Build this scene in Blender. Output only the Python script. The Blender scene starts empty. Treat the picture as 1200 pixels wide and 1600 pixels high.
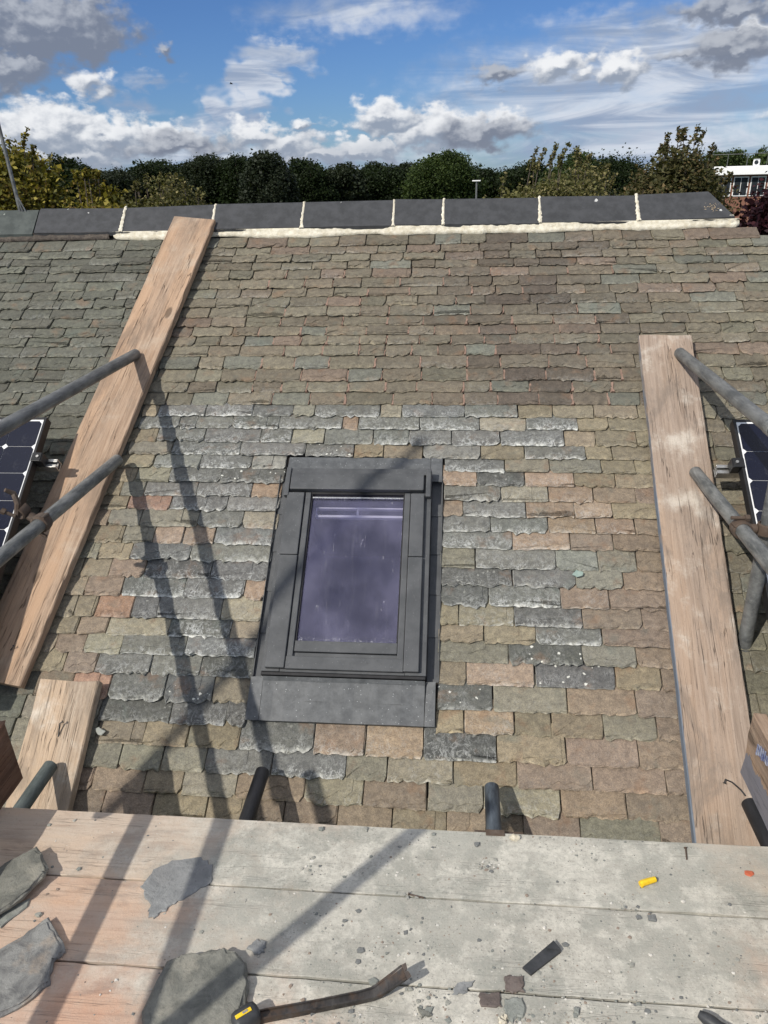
import bpy, bmesh, math, random
import numpy as np
from mathutils import Vector, Matrix

random.seed(7)
SC = bpy.context.scene
COL = SC.collection

# ------------------------------------------------------------------ camera
cam_data = bpy.data.cameras.new('camera')
cam = bpy.data.objects.new('camera', cam_data)
COL.objects.link(cam)
EYE = Vector((0.0, 0.0, 1.6617))
PITCH, YAW, ROLL = 0.4148, 0.09982, -0.02718
_f = Vector((-math.sin(YAW) * math.cos(PITCH), math.cos(YAW) * math.cos(PITCH), -math.sin(PITCH)))
_r = Vector((math.cos(YAW), math.sin(YAW), 0))
_u = _r.cross(_f)
_r2 = math.cos(ROLL) * _r + math.sin(ROLL) * _u
_u2 = -math.sin(ROLL) * _r + math.cos(ROLL) * _u
cam.matrix_world = Matrix(((_r2.x, _u2.x, -_f.x, EYE.x), (_r2.y, _u2.y, -_f.y, EYE.y), (_r2.z, _u2.z, -_f.z, EYE.z), (0, 0, 0, 1)))
cam_data.sensor_fit = 'VERTICAL'
cam_data.sensor_height = 36.0
cam_data.lens = 36.0 * 1187.15 / 1600.0
cam_data.clip_start = 0.05
cam_data.clip_end = 5000
SC.camera = cam

# ------------------------------------------------------------------ sun, exposure
SUN_DIR = Vector((0.75, 0.89, -1.0)).normalized()      # the way the light travels
sun_data = bpy.data.lights.new('sun', 'SUN')
sun_data.energy = 4.5
sun_data.angle = math.radians(0.53)
sun_data.color = (1.0, 0.945, 0.86)
sun = bpy.data.objects.new('sun', sun_data)
COL.objects.link(sun)
sun.rotation_euler = SUN_DIR.to_track_quat('-Z', 'Y').to_euler()
sun.location = (-6, -7, 9)
SC.view_settings.view_transform = 'Standard'
SC.view_settings.look = 'None'
SC.view_settings.gamma = 1.0
SC.view_settings.exposure = 0.0
SC.view_settings.use_curve_mapping = False
SC.cycles.use_denoising = True
SC.cycles.max_bounces = 5
SC.cycles.diffuse_bounces = 3
SC.cycles.adaptive_threshold = 0.02
SC.cycles.transparent_max_bounces = 8

# ------------------------------------------------------------------ node helpers
class NT:
    def __init__(s, tree):
        s.t = tree; s.n = tree.nodes; s.l = tree.links
    def new(s, typ, **kw):
        n = s.n.new(typ)
        for k, v in kw.items(): setattr(n, k, v)
        return n
    def put(s, sock, val):
        if val is None: return
        if isinstance(val, bpy.types.NodeSocket): s.l.new(val, sock)
        else:
            if isinstance(val, (tuple, list)) and sock.type == 'RGBA' and len(val) == 3: val = tuple(val) + (1.0,)
            sock.default_value = val
    def m(s, op, a, b=None, c=None, clamp=False):
        n = s.new('ShaderNodeMath', operation=op, use_clamp=clamp)
        s.put(n.inputs[0], a); s.put(n.inputs[1], b); s.put(n.inputs[2], c)
        return n.outputs[0]
    def v(s, op, a, b=None, c=None, scale=None):
        n = s.new('ShaderNodeVectorMath', operation=op)
        s.put(n.inputs[0], a); s.put(n.inputs[1], b); s.put(n.inputs[2], c)
        if scale is not None: s.put(n.inputs['Scale'], scale)
        return n.outputs['Value'] if op in ('LENGTH', 'DOT_PRODUCT', 'DISTANCE') else n.outputs['Vector']
    def xyz(s, x, y, z=0.0):
        n = s.new('ShaderNodeCombineXYZ'); s.put(n.inputs[0], x); s.put(n.inputs[1], y); s.put(n.inputs[2], z)
        return n.outputs[0]
    def sep(s, vec):
        n = s.new('ShaderNodeSeparateXYZ'); s.put(n.inputs[0], vec); return n.outputs
    def noise(s, vec, scale, detail=4.0, rough=0.55, dist=0.0, color=False):
        n = s.new('ShaderNodeTexNoise'); s.put(n.inputs['Vector'], vec)
        n.inputs['Scale'].default_value = scale; n.inputs['Detail'].default_value = detail
        n.inputs['Roughness'].default_value = rough; n.inputs['Distortion'].default_value = dist
        return n.outputs['Color'] if color else n.outputs[0]
    def voro(s, vec, scale, feature='F1', out='Distance', rnd=1.0):
        n = s.new('ShaderNodeTexVoronoi', feature=feature); s.put(n.inputs['Vector'], vec)
        n.inputs['Scale'].default_value = scale; n.inputs['Randomness'].default_value = rnd
        return n.outputs[out]
    def smooth(s, x, lo, hi, a=0.0, b=1.0):
        n = s.new('ShaderNodeMapRange', interpolation_type='SMOOTHSTEP'); s.put(n.inputs[0], x)
        n.inputs[1].default_value = lo; n.inputs[2].default_value = hi
        n.inputs[3].default_value = a; n.inputs[4].default_value = b
        return n.outputs[0]
    def lin(s, x, lo, hi, a=0.0, b=1.0):
        n = s.new('ShaderNodeMapRange'); s.put(n.inputs[0], x)
        n.inputs[1].default_value = lo; n.inputs[2].default_value = hi
        n.inputs[3].default_value = a; n.inputs[4].default_value = b
        return n.outputs[0]
    def mix(s, fac, a, b, blend='MIX'):
        n = s.new('ShaderNodeMix', data_type='RGBA', blend_type=blend); n.clamp_factor = True
        s.put(n.inputs[0], fac); s.put(n.inputs[6], a); s.put(n.inputs[7], b)
        return n.outputs[2]
    def attr(s, name, out='Color'):
        n = s.new('ShaderNodeAttribute', attribute_name=name); return n.outputs[out]
    def bump(s, h, strength=0.5, dist=0.01, normal=None):
        n = s.new('ShaderNodeBump'); n.inputs['Strength'].default_value = strength
        n.inputs['Distance'].default_value = dist; s.put(n.inputs['Height'], h)
        if normal is not None: s.l.new(normal, n.inputs['Normal'])
        return n.outputs[0]
    def pos(s): return s.new('ShaderNodeNewGeometry').outputs['Position']
    def obj(s): return s.new('ShaderNodeTexCoord').outputs['Object']
    def scale3(s, vec, x, y, z): return s.v('MULTIPLY', vec, (x, y, z))

def material(name):
    m = bpy.data.materials.new(name); m.use_nodes = True
    t = NT(m.node_tree); b = m.node_tree.nodes['Principled BSDF']
    return m, t, b

# ------------------------------------------------------------------ world: Nishita sky with broken cloud
SKY_STRENGTH = 0.1
world = bpy.data.worlds.new('World'); SC.world = world; world.use_nodes = True
W = NT(world.node_tree)
bg = world.node_tree.nodes['Background']
bg.inputs['Strength'].default_value = SKY_STRENGTH
sky = W.new('ShaderNodeTexSky', sky_type='NISHITA')
sky.sun_disc = False
sky.sun_elevation = math.asin(-SUN_DIR.z)
sky.sun_rotation = math.atan2(-SUN_DIR.x, -SUN_DIR.y)
sky.altitude = 50; sky.air_density = 1.0; sky.dust_density = 0.3; sky.ozone_density = 1.6
wdir = W.new('ShaderNodeTexCoord').outputs['Generated']
dx, dy, dz = W.sep(wdir)
az = W.m('MULTIPLY', W.m('ARCTAN2', dx, dy), 180 / math.pi)
el = W.m('MULTIPLY', W.m('ARCSINE', dz), 180 / math.pi)
# cloud banks: azimuth, elevation, half width, half height (degrees), weight
CUMULUS = [(-23.53, 5.65, 1.42, 0.94, 0.75), (-27.18, 3.17, 4.74, 1.8, 1.2), (-23.05, 2.78, 3.16, 1.37, 1.1), (-19.89, 2.48, 3.56, 1.15, 1.0), (-25.95, 1.71, 5.13, 0.9, 1.0), (-13.83, 2.76, 2.17, 0.94, 0.95), (-11.96, 2.23, 2.77, 1.01, 0.9), (-16.66, 1.93, 2.37, 0.79, 0.8), (-9.41, 1.58, 3.16, 0.79, 1.0), (-5.0, 3.61, 2.57, 1.15, 1.05), (-1.14, 2.74, 4.34, 1.3, 1.15), (2.69, 3.01, 2.17, 0.94, 0.95), (-6.79, 1.72, 3.16, 0.86, 1.0), (-10.16, 3.34, 1.42, 0.5, 0.6), (6.44, 6.16, 2.05, 0.94, 1.0), (10.02, 5.88, 1.9, 1.01, 1.0), (18.1, 7.28, 1.58, 0.9, 0.6),
           (24.5, 3.0, 4.5, 1.4, 1.0), (29.0, 5.0, 3.0, 1.3, 1.0), (-36.0, 2.8, 5.0, 1.6, 1.1), (34.0, 2.4, 6.0, 1.4, 1.1), (-46.0, 3.2, 6.0, 1.8, 1.1)]
DARKCLOUD = [(-25.5, 8.7, 5.2, 1.9, 1.35), (-27.94, 6.61, 2.77, 1.51, 1.0), (-28.07, 9.33, 3.56, 2.16, 0.8), (-22.96, 7.87, 2.37, 0.9, 0.7), (-19.14, 7.82, 0.95, 0.54, 0.75), (2.38, 5.98, 1.9, 0.65, 0.85), (16.46, 6.6, 3.16, 1.08, 1.0), (13.57, 6.46, 1.58, 0.5, 0.6), (16.51, 8.62, 3.16, 1.01, 1.1), (1.6, 2.6, 3.6, 1.0, 0.95), (-18.5, 2.3, 3.6, 0.8, 0.8),
             (-34.0, 7.5, 4.5, 1.6, 1.0), (26.0, 8.5, 4.0, 1.4, 1.0)]
VEIL = [(9.97, 4.39, 15.0, 4.6, 1.2), (14.0, 6.0, 10.0, 4.0, 1.1), (11.85, 1.38, 13.0, 3.0, 1.0), (-6.49, 9.63, 7.5, 1.44, 0.75), (-12.0, 7.2, 3.0, 1.3, 1.6), (-13.4, 5.8, 1.8, 2.3, 1.6), (-14.8, 4.3, 2.1, 1.9, 1.4), (-16.6, 3.4, 2.6, 1.2, 0.9), (-19.8, 5.95, 2.37, 0.43, 0.6), (-9.96, 6.49, 1.58, 0.36, 0.5), (-21.38, 4.59, 1.58, 0.9, 0.6), (-14.0, 1.2, 22.0, 1.6, 0.8), (12.0, 8.0, 9.0, 1.5, 0.8), (32.0, 5.0, 11.0, 4.0, 0.9)]
def blobs(p, items, grow=1.0):
    acc = None
    for a, e, rx, ry, w in items:
        q = W.v('MULTIPLY_ADD', p, (1 / (rx * grow), 1 / (ry * grow), 0), (-a / (rx * grow), -e / (ry * grow), 0))
        d = W.m('MULTIPLY_ADD', W.v('LENGTH', q), -w, w)
        acc = d if acc is None else W.m('MAXIMUM', acc, d)
    return acc
def noise2(vec, scale, detail, rough, dist=0.0):
    n = W.new('ShaderNodeTexNoise', noise_dimensions='2D'); W.put(n.inputs['Vector'], vec)
    n.inputs['Scale'].default_value = scale; n.inputs['Detail'].default_value = detail
    n.inputs['Roughness'].default_value = rough; n.inputs['Distortion'].default_value = dist
    return n.outputs[0]
ae = W.xyz(az, el)
n1 = W.m('SUBTRACT', noise2(W.scale3(ae, 0.5, 0.8, 1), 1.0, 2.0, 0.5), 0.5)
n2 = W.m('SUBTRACT', noise2(W.v('MULTIPLY_ADD', ae, (1.1, 1.7, 1), (31.0, 17.0, 0)), 0.8, 4.0, 0.5), 0.5)
warp = W.xyz(W.m('ADD', W.m('MULTIPLY', n1, 2.6), W.m('MULTIPLY', n2, 1.3)), W.m('SUBTRACT', W.m('MULTIPLY', n2, 1.5), W.m('MULTIPLY', n1, 1.2)))
pw = W.v('ADD', ae, warp)
LIGHT = (-0.20, 0.30, 0.0)
puff0 = W.m('MULTIPLY', W.m('SUBTRACT', noise2(W.scale3(ae, 1.0, 1.5, 1), 0.80, 5.0, 0.52), 0.5), 0.85)
puff1 = W.m('MULTIPLY', W.m('SUBTRACT', noise2(W.scale3(W.v('ADD', ae, LIGHT), 1.0, 1.5, 1), 0.80, 3.0, 0.52), 0.5), 0.85)
pl_ = W.v('ADD', pw, LIGHT)
cb0, db0 = blobs(pw, CUMULUS, 1.22), blobs(pw, DARKCLOUD, 1.18)
cb1, db1 = blobs(pl_, CUMULUS, 1.22), blobs(pl_, DARKCLOUD, 1.18)
c0, d0 = W.m('ADD', cb0, puff0), W.m('ADD', db0, puff0)
dp = W.m('SUBTRACT', puff0, puff1)
cm = W.m('MULTIPLY', W.smooth(c0, 0.0, 0.46), 0.96)
dm = W.m('MULTIPLY', W.smooth(d0, -0.06, 0.55), 0.94)
# lit side against shaded side: how much more cloud lies towards the sun
cl = W.smooth(W.m('ADD', W.m('SUBTRACT', cb0, cb1), W.m('MULTIPLY', dp, 0.7)), -0.24, 0.30)
cl = W.m('MULTIPLY', cl, W.smooth(W.m('ADD', el, W.m('MULTIPLY', n1, 1.6)), 0.8, 3.4, 0.40, 1.0))
dl = W.smooth(W.m('ADD', W.m('SUBTRACT', db0, db1), W.m('MULTIPLY', dp, 0.8)), -0.10, 0.35)
k = 1.0 / SKY_STRENGTH
def kc(r, g, b): return (r * k, g * k, b * k)
# high veil
vd = W.m('MULTIPLY', W.smooth(W.m('ADD', blobs(W.v('ADD', ae, W.v('MULTIPLY', warp, (1.6, 1.0, 0))), VEIL), W.m('MULTIPLY', puff0, 0.6)), -0.12, 0.85), W.smooth(noise2(W.scale3(ae, 0.16, 0.6, 1), 1.0, 6.0, 0.62, 0.4), 0.25, 0.58, 0.72, 1.0))
vcol = W.mix(W.smooth(noise2(W.v('MULTIPLY_ADD', ae, (0.09, 0.62, 1), (7.0, 3.0, 0)), 1.1, 6.0, 0.6, 0.5), 0.36, 0.66), kc(0.30, 0.38, 0.53), kc(0.66, 0.71, 0.80))
# broken cloud over the rest of the sky, above and around the part in view
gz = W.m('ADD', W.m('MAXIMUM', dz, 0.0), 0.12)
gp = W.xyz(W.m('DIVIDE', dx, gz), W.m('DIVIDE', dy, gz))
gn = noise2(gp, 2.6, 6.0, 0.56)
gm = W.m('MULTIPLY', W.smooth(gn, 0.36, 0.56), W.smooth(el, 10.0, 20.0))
gcol = W.mix(W.smooth(noise2(gp, 6.0, 5.0, 0.6), 0.35, 0.65), kc(0.46, 0.49, 0.57), kc(1.28, 1.30, 1.34))  # overhead cloud out of view, brightened and thickened to raise the fill light
blue = W.mix(1.0, sky.outputs[0], (0.37, 0.55, 0.88, 1), 'MULTIPLY')
col = W.mix(vd, blue, vcol)
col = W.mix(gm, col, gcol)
col = W.mix(cm, col, W.mix(cl, kc(0.30, 0.35, 0.44), kc(0.90, 0.91, 0.93)))
col = W.mix(dm, col, W.mix(dl, kc(0.20, 0.23, 0.30), kc(0.46, 0.49, 0.55)))
W.l.new(col, bg.inputs['Color'])
world.cycles.sampling_method = 'NONE'

# ------------------------------------------------------------------ scene-building helpers
TH = 0.65937                      # pitch of the roof
Y0 = 2.2936                       # where the roof plane passes the height of the deck (z = 0)
CT, ST = math.cos(TH), math.sin(TH)
def RP(x, u, n=0.0):              # roof coordinates (along, up the slope, out of the slope) -> world
    return (x, Y0 + u * CT - n * ST, u * ST + n * CT)
ROOF_M = Matrix(((1, 0, 0, 0), (0, CT, -ST, Y0), (0, ST, CT, 0), (0, 0, 0, 1)))

def new_mesh(name, verts, faces, mat=None, smooth=False, attrs=None):
    me = bpy.data.meshes.new(name)
    me.from_pydata([tuple(v) for v in verts], [], [tuple(f) for f in faces])
    if mat is not None: me.materials.append(mat)
    if smooth: me.polygons.foreach_set('use_smooth', [True] * len(me.polygons))
    for k_, vals in (attrs or {}).items():
        arr = np.asarray(vals, dtype=np.float32)
        if arr.ndim == 2:
            a = me.attributes.new(k_, 'FLOAT_COLOR', 'POINT'); a.data.foreach_set('color', arr.ravel())
        else:
            a = me.attributes.new(k_, 'FLOAT', 'POINT'); a.data.foreach_set('value', arr)
    me.update()
    return me

def link(name, data, parent=None, matrix=None):
    o = bpy.data.objects.new(name, data); COL.objects.link(o)
    if matrix is not None: o.matrix_world = matrix
    if parent is not None:
        o.parent = parent
        pm = WM.get(parent.name, Matrix.Identity(4))
        o.matrix_parent_inverse = pm.inverted()
    WM[o.name] = (matrix if matrix is not None else Matrix.Identity(4)).copy()
    return o
WM = {}
def tag(o, label, cat, group=None, kind=None):
    if label: o['label'] = label
    if cat: o['category'] = cat
    if group: o['group'] = group
    if kind: o['kind'] = kind
    return o
def empty(name, loc):
    o = bpy.data.objects.new(name, None); COL.objects.link(o); o.location = loc
    o.empty_display_size = 0.1
    WM[o.name] = Matrix.Translation(loc)
    return o

class MB:
    def __init__(s): s.v = []; s.f = []
    def add(s, v, f):
        k_ = len(s.v); s.v += [tuple(p) for p in v]; s.f += [tuple(i + k_ for i in q) for q in f]; return s
    def box(s, x0, x1, y0, y1, z0, z1, bev=0.0, fn=None):
        if bev <= 0:
            v = [(x, y, z) for z in (z0, z1) for y in (y0, y1) for x in (x0, x1)]
            f = [(0, 2, 3, 1), (4, 5, 7, 6), (0, 1, 5, 4), (2, 6, 7, 3), (0, 4, 6, 2), (1, 3, 7, 5)]
        else:
            bm = bmesh.new(); bmesh.ops.create_cube(bm, size=1.0)
            for p in bm.verts: p.co = ((x0 + x1) / 2 + p.co.x * (x1 - x0), (y0 + y1) / 2 + p.co.y * (y1 - y0), (z0 + z1) / 2 + p.co.z * (z1 - z0))
            bmesh.ops.bevel(bm, geom=bm.edges[:], offset=bev, segments=2, affect='EDGES', profile=0.5)
            bm.verts.index_update()
            v = [tuple(p.co) for p in bm.verts]; f = [tuple(q.index for q in g.verts) for g in bm.faces]; bm.free()
        if fn: v = [fn(*p) for p in v]
        return s.add(v, f)
    def tube(s, pts, rad, seg=12, cap=True):
        pts = [Vector(p) for p in pts]; rad = rad if isinstance(rad, (list, tuple)) else [rad] * len(pts)
        rings = []; prev = None
        for i, p in enumerate(pts):
            d = (pts[min(i + 1, len(pts) - 1)] - pts[max(i - 1, 0)]).normalized()
            if prev is None:
                a = d.orthogonal().normalized()
            else:
                a = (prev - d * prev.dot(d)).normalized()
            prev = a; b = d.cross(a)
            rings.append([p + rad[i] * (math.cos(t) * a + math.sin(t) * b) for t in [2 * math.pi * j / seg for j in range(seg)]])
        v = [q for r in rings for q in r]; f = []
        for i in range(len(rings) - 1):
            for j in range(seg):
                f.append((i * seg + j, i * seg + (j + 1) % seg, (i + 1) * seg + (j + 1) % seg, (i + 1) * seg + j))
        if cap:
            f.append(tuple(range(seg))[::-1]); f.append(tuple((len(rings) - 1) * seg + j for j in range(seg)))
        return s.add(v, f)
    def pipe(s, p0, p1, ro, ri, seg=24):        # a hollow tube open at both ends
        p0, p1 = Vector(p0), Vector(p1); d = (p1 - p0).normalized(); a = d.orthogonal().normalized(); b = d.cross(a)
        c = 0.0015
        prof = [(0, ri), (0, ro - c), (c, ro), (1 - c, ro), (1, ro - c), (1, ri)]
        L = (p1 - p0).length; v = []
        for t, r in [(0, ri), (0, ro - c), (c, ro), (L - c, ro), (L, ro - c), (L, ri)]:
            for j in range(seg):
                w = 2 * math.pi * j / seg; v.append(p0 + d * t + r * (math.cos(w) * a + math.sin(w) * b))
        f = []
        for i in range(6):
            k2 = (i + 1) % 6
            for j in range(seg): f.append((i * seg + j, i * seg + (j + 1) % seg, k2 * seg + (j + 1) % seg, k2 * seg + j))
        return s.add(v, f)
    def prism(s, poly, z0, z1, bev=0.0, rnd=None, fn=None):      # a flat shard: outline with chipped top edge
        n = len(poly); cx = sum(p[0] for p in poly) / n; cy = sum(p[1] for p in poly) / n
        r = rnd or random
        top = []; mid = []
        for x, y in poly:
            d = math.hypot(x - cx, y - cy) or 1; b = bev * r.uniform(0.4, 1.6)
            top.append((x - (x - cx) / d * b, y - (y - cy) / d * b, z1))
            mid.append((x, y, z1 - (z1 - z0) * r.uniform(0.2, 0.6)))
        bot = [(x, y, z0) for x, y in poly]
        v = bot + mid + top
        f = [tuple(range(n))[::-1], tuple(range(2 * n, 3 * n))]
        for i in range(n):
            j = (i + 1) % n
            f.append((i, j, n + j, n + i)); f.append((n + i, n + j, 2 * n + j, 2 * n + i))
        if fn: v = [fn(*p) for p in v]
        return s.add(v, f)
    def build(s, name, mat, parent=None, matrix=None, smooth=False, attrs=None):
        return link(name, new_mesh(name, s.v, s.f, mat, smooth, attrs), parent, matrix)

def auto_smooth(o, deg=35):
    me = o.data
    me.polygons.foreach_set('use_smooth', [True] * len(me.polygons))
    bm = bmesh.new(); bm.from_mesh(me)
    for e in bm.edges:
        if len(e.link_faces) == 2 and e.calc_face_angle(0) > math.radians(deg): e.smooth = False
    bm.to_mesh(me); bm.free()
    return o

# ------------------------------------------------------------------ materials
def mat_slate():
    m, t, b = material('slate_stone')
    p = t.pos(); tint = t.attr('tint'); wear = t.attr('wear', 'Fac'); spot = t.attr('spot', 'Fac'); edge = t.attr('edge', 'Fac'); seed = t.attr('seed', 'Fac'); low = t.attr('low', 'Fac')
    ps = t.v('ADD', p, t.xyz(t.m('MULTIPLY', seed, 3.7), t.m('MULTIPLY', seed, 1.9), t.m('MULTIPLY', seed, 5.3)))
    big = t.noise(ps, 11.0, 4.0, 0.6)
    mid = t.noise(ps, 42.0, 6.0, 0.68)
    fine = t.noise(p, 260.0, 4.0, 0.7)
    grit = t.noise(ps, 620.0, 2.0, 0.6)
    c = t.mix(1.0, tint, t.mix(t.smooth(mid, 0.25, 0.78), (0.70, 0.70, 0.71, 1), (1.25, 1.24, 1.20, 1)), 'MULTIPLY')
    c = t.mix(1.0, c, t.mix(t.smooth(fine, 0.32, 0.68), (0.74, 0.74, 0.75, 1), (1.26, 1.25, 1.23, 1)), 'MULTIPLY')
    c = t.mix(t.smooth(grit, 0.58, 0.72, 0.0, 0.22), c, t.mix(1.0, c, (2.1, 2.05, 1.95, 1), 'MULTIPLY'))
    c = t.mix(t.smooth(grit, 0.42, 0.30, 0.0, 0.22), c, t.mix(1.0, c, (0.45, 0.45, 0.45, 1), 'MULTIPLY'))
    # rust-brown and blue-green staining
    c = t.mix(t.m('MULTIPLY', t.smooth(big, 0.56, 0.74), 0.38), c, (0.22, 0.125, 0.07, 1))
    c = t.mix(t.m('MULTIPLY', t.smooth(t.noise(ps, 8.0, 3.0, 0.5, 0.5), 0.60, 0.76), 0.35), c, (0.12, 0.145, 0.125, 1))
    # scratched and powdery white marks on re-used slates
    ridge = t.m('ABSOLUTE', t.m('SUBTRACT', t.noise(t.scale3(ps, 1.3, 0.8, 0.8), 26.0, 5.0, 0.7, 0.8), 0.5))
    scr = t.m('MULTIPLY', t.smooth(ridge, 0.0, 0.034, 1.0, 0.0), t.smooth(t.noise(ps, 14.0, 3.0, 0.6), 0.40, 0.56))
    pow_ = t.m('MULTIPLY', t.smooth(t.noise(ps, 58.0, 7.0, 0.75), 0.48, 0.68), t.smooth(t.noise(ps, 9.0, 2.0, 0.5), 0.34, 0.60))
    mk = t.m('MULTIPLY', t.m('MAXIMUM', t.m('MULTIPLY', scr, 1.0), t.m('MULTIPLY', pow_, 1.0)), t.m('MULTIPLY', wear, t.smooth(low, 0.25, 1.0, 0.28, 1.0)), clamp=True)
    chip = t.m('MULTIPLY', t.m('MULTIPLY', edge, t.smooth(t.noise(ps, 40.0, 5.0, 0.7), 0.40, 0.56)), t.m('MULTIPLY', wear, 0.95))
    mk = t.m('MAXIMUM', mk, chip)
    c = t.mix(mk, c, (0.50, 0.51, 0.49, 1))
    # round pale lichen
    lp = t.v('ADD', ps, t.v('SCALE', t.noise(ps, 70.0, 3.0, 0.6, color=True), scale=0.014))
    vd_ = t.voro(lp, 52.0); vs = t.voro(lp, 52.0, out='Color')
    rad = t.m('MULTIPLY', t.sep(vs)[0], 0.34)
    ln = t.m('MULTIPLY', t.smooth(t.m('SUBTRACT', vd_, rad), -0.06, 0.0, 1.0, 0.0), t.m('MULTIPLY', t.smooth(t.sep(vs)[1], 0.46, 0.50), spot))
    c = t.mix(ln, c, (0.58, 0.58, 0.52, 1))
    en = t.noise(t.scale3(ps, 1.0, 1.0, 1.6), 60.0, 5.0, 0.7)
    c = t.mix(t.m('MULTIPLY', edge, t.smooth(en, 0.40, 0.62, 0.05, 0.62)), c, t.mix(1.0, c, (1.75, 1.70, 1.58, 1), 'MULTIPLY'))
    c = t.mix(t.m('MULTIPLY', edge, t.smooth(en, 0.46, 0.36, 0.0, 0.55)), c, t.mix(1.0, c, (0.5, 0.5, 0.5, 1), 'MULTIPLY'))
    t.l.new(c, b.inputs['Base Color'])
    b.inputs['Roughness'].default_value = 0.82
    b.inputs['Specular IOR Level'].default_value = 0.35
    lay = t.noise(t.scale3(ps, 0.55, 1.3, 1.3), 34.0, 6.0, 0.62, 1.4)
    h = t.m('ADD', t.m('MULTIPLY', lay, 1.1), t.m('ADD', t.m('MULTIPLY', mid, 0.6), t.m('MULTIPLY', fine, 0.30)))
    t.l.new(t.bump(h, 1.0, 0.006), b.inputs['Normal'])
    return m

def mat_wood(name, base, dark, pale, pale_amt=0.3, dust=None, paint=None, seed=0.0, grain=1.0):
    m, t, b = material(name)
    o = t.v('ADD', t.obj(), (seed * 1.37, seed * 0.71, seed * 0.33))
    raw = t.sep(t.obj())
    g1 = t.noise(t.scale3(o, 1.1, 26.0, 26.0), 3.2, 8.0, 0.65, 0.6)       # long grain
    g2 = t.noise(t.scale3(o, 2.2, 90.0, 90.0), 3.0, 5.0, 0.7, 0.3)        # fine fibre
    wavy = t.noise(t.scale3(o, 0.5, 6.0, 6.0), 2.0, 3.0, 0.5)
    c = t.mix(t.smooth(g1, 0.30 - 0.12 * (1 - grain), 0.72 - 0.25 * (1 - grain)), dark, base)
    c = t.mix(t.smooth(wavy, 0.42, 0.68, 0.0, 0.55), c, tuple(v * f for v, f in zip(base, (1.18, 1.05, 0.92))))
    blot = t.noise(o, 5.5, 6.0, 0.65)
    c = t.mix(t.m('MULTIPLY', t.smooth(blot, 0.50, 0.70), pale_amt), c, pale)
    c = t.mix(t.m('MULTIPLY', t.smooth(g2, 0.54, 0.72), 0.60 * grain), c, tuple(v * 0.5 for v in dark))
    crack = t.smooth(t.m('ABSOLUTE', t.m('SUBTRACT', t.noise(t.scale3(o, 0.55, 15.0, 15.0), 2.6, 3.0, 0.55, 0.25), 0.5)), 0.0, 0.010, 1.0, 0.0)
    crack = t.m('MULTIPLY', crack, t.smooth(t.noise(t.scale3(o, 1.6, 7.0, 7.0), 1.5, 2.0, 0.5), 0.46, 0.58))
    c = t.mix(t.m('MULTIPLY', crack, 0.85 * grain), c, tuple(v * 0.22 for v in dark))
    kn = t.voro(t.scale3(o, 2.6, 6.5, 6.5), 1.0)
    c = t.mix(t.smooth(kn, 0.07, 0.12, 0.75, 0.0), c, tuple(v * 0.35 for v in dark))
    grit = t.noise(o, 120.0, 4.0, 0.7)
    c = t.mix(t.smooth(grit, 0.60, 0.72, 0.0, 0.45), c, tuple(v * 0.4 for v in dark))
    dirt = t.smooth(t.noise(t.scale3(o, 1.2, 3.0, 3.0), 2.4, 7.0, 0.7, 0.6), 0.48, 0.66)
    c = t.mix(t.m('MULTIPLY', dirt, 0.7), c, tuple(v * f for v, f in zip(dark, (0.80, 0.86, 0.92))))
    if dust is not None:                      # stone dust and mortar droppings trodden into the boards
        p = t.pos(); px, py, pz = t.sep(p)
        ex = t.m('DIVIDE', t.m('SUBTRACT', px, 0.12), 0.78); ey = t.m('DIVIDE', t.m('SUBTRACT', py, 1.32), 0.55)
        reach = t.m('SUBTRACT', 1.12, t.v('LENGTH', t.xyz(ex, ey)))
        dm_ = t.m('ADD', reach, t.m('MULTIPLY', t.m('SUBTRACT', t.noise(p, 4.5, 7.0, 0.68), 0.5), 2.0))
        dn = t.noise(p, 24.0, 7.0, 0.72)
        dcol = t.mix(t.smooth(dn, 0.32, 0.66), tuple(v * 0.74 for v in dust), tuple(v * 1.08 for v in dust))
        grn = t.m('MULTIPLY', t.smooth(t.noise(p, 5.0, 6.0, 0.7), 0.44, 0.56), t.smooth(dn, 0.32, 0.56))
        dcol = t.mix(t.m('MULTIPLY', grn, 0.8), dcol, (0.205, 0.215, 0.19, 1))
        dcol = t.mix(t.smooth(t.noise(p, 75.0, 5.0, 0.7), 0.46, 0.64, 0.0, 0.6), dcol, (0.30, 0.295, 0.26, 1))
        spk = t.noise(p, 190.0, 3.0, 0.7)
        dcol = t.mix(t.smooth(spk, 0.58, 0.70, 0.0, 0.75), dcol, (0.14, 0.14, 0.125, 1))
        dcol = t.mix(t.smooth(spk, 0.38, 0.28, 0.0, 0.5), dcol, (0.60, 0.58, 0.52, 1))
        c = t.mix(t.m('MULTIPLY', t.smooth(dm_, -0.35, 0.45), 0.95), c, dcol)
        c = t.mix(t.m('MULTIPLY', t.smooth(t.noise(p, 3.0, 6.0, 0.7), 0.42, 0.64), 0.30), c, tuple(v * 1.02 for v in dust))
        c = t.mix(t.m('MULTIPLY', crack, 0.12), c, (0.12, 0.10, 0.08, 1))
    if paint is not None:                     # paint left along one edge or end: (axis, side, limit, colour, wobble)
        ax, sg, lim, pc, wob = paint
        dd = t.m('SUBTRACT', t.m('MULTIPLY', raw[ax], sg), lim)
        dd = t.m('ADD', dd, t.m('MULTIPLY', t.m('SUBTRACT', t.noise(t.scale3(o, 9, 3, 3), 3.0, 5.0, 0.65), 0.5), wob))
        c = t.mix(t.smooth(dd, 0.0, 0.004, 0.0, 0.85), c, pc)
    t.l.new(c, b.inputs['Base Color'])
    b.inputs['Roughness'].default_value = 0.85
    b.inputs['Specular IOR Level'].default_value = 0.2
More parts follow.
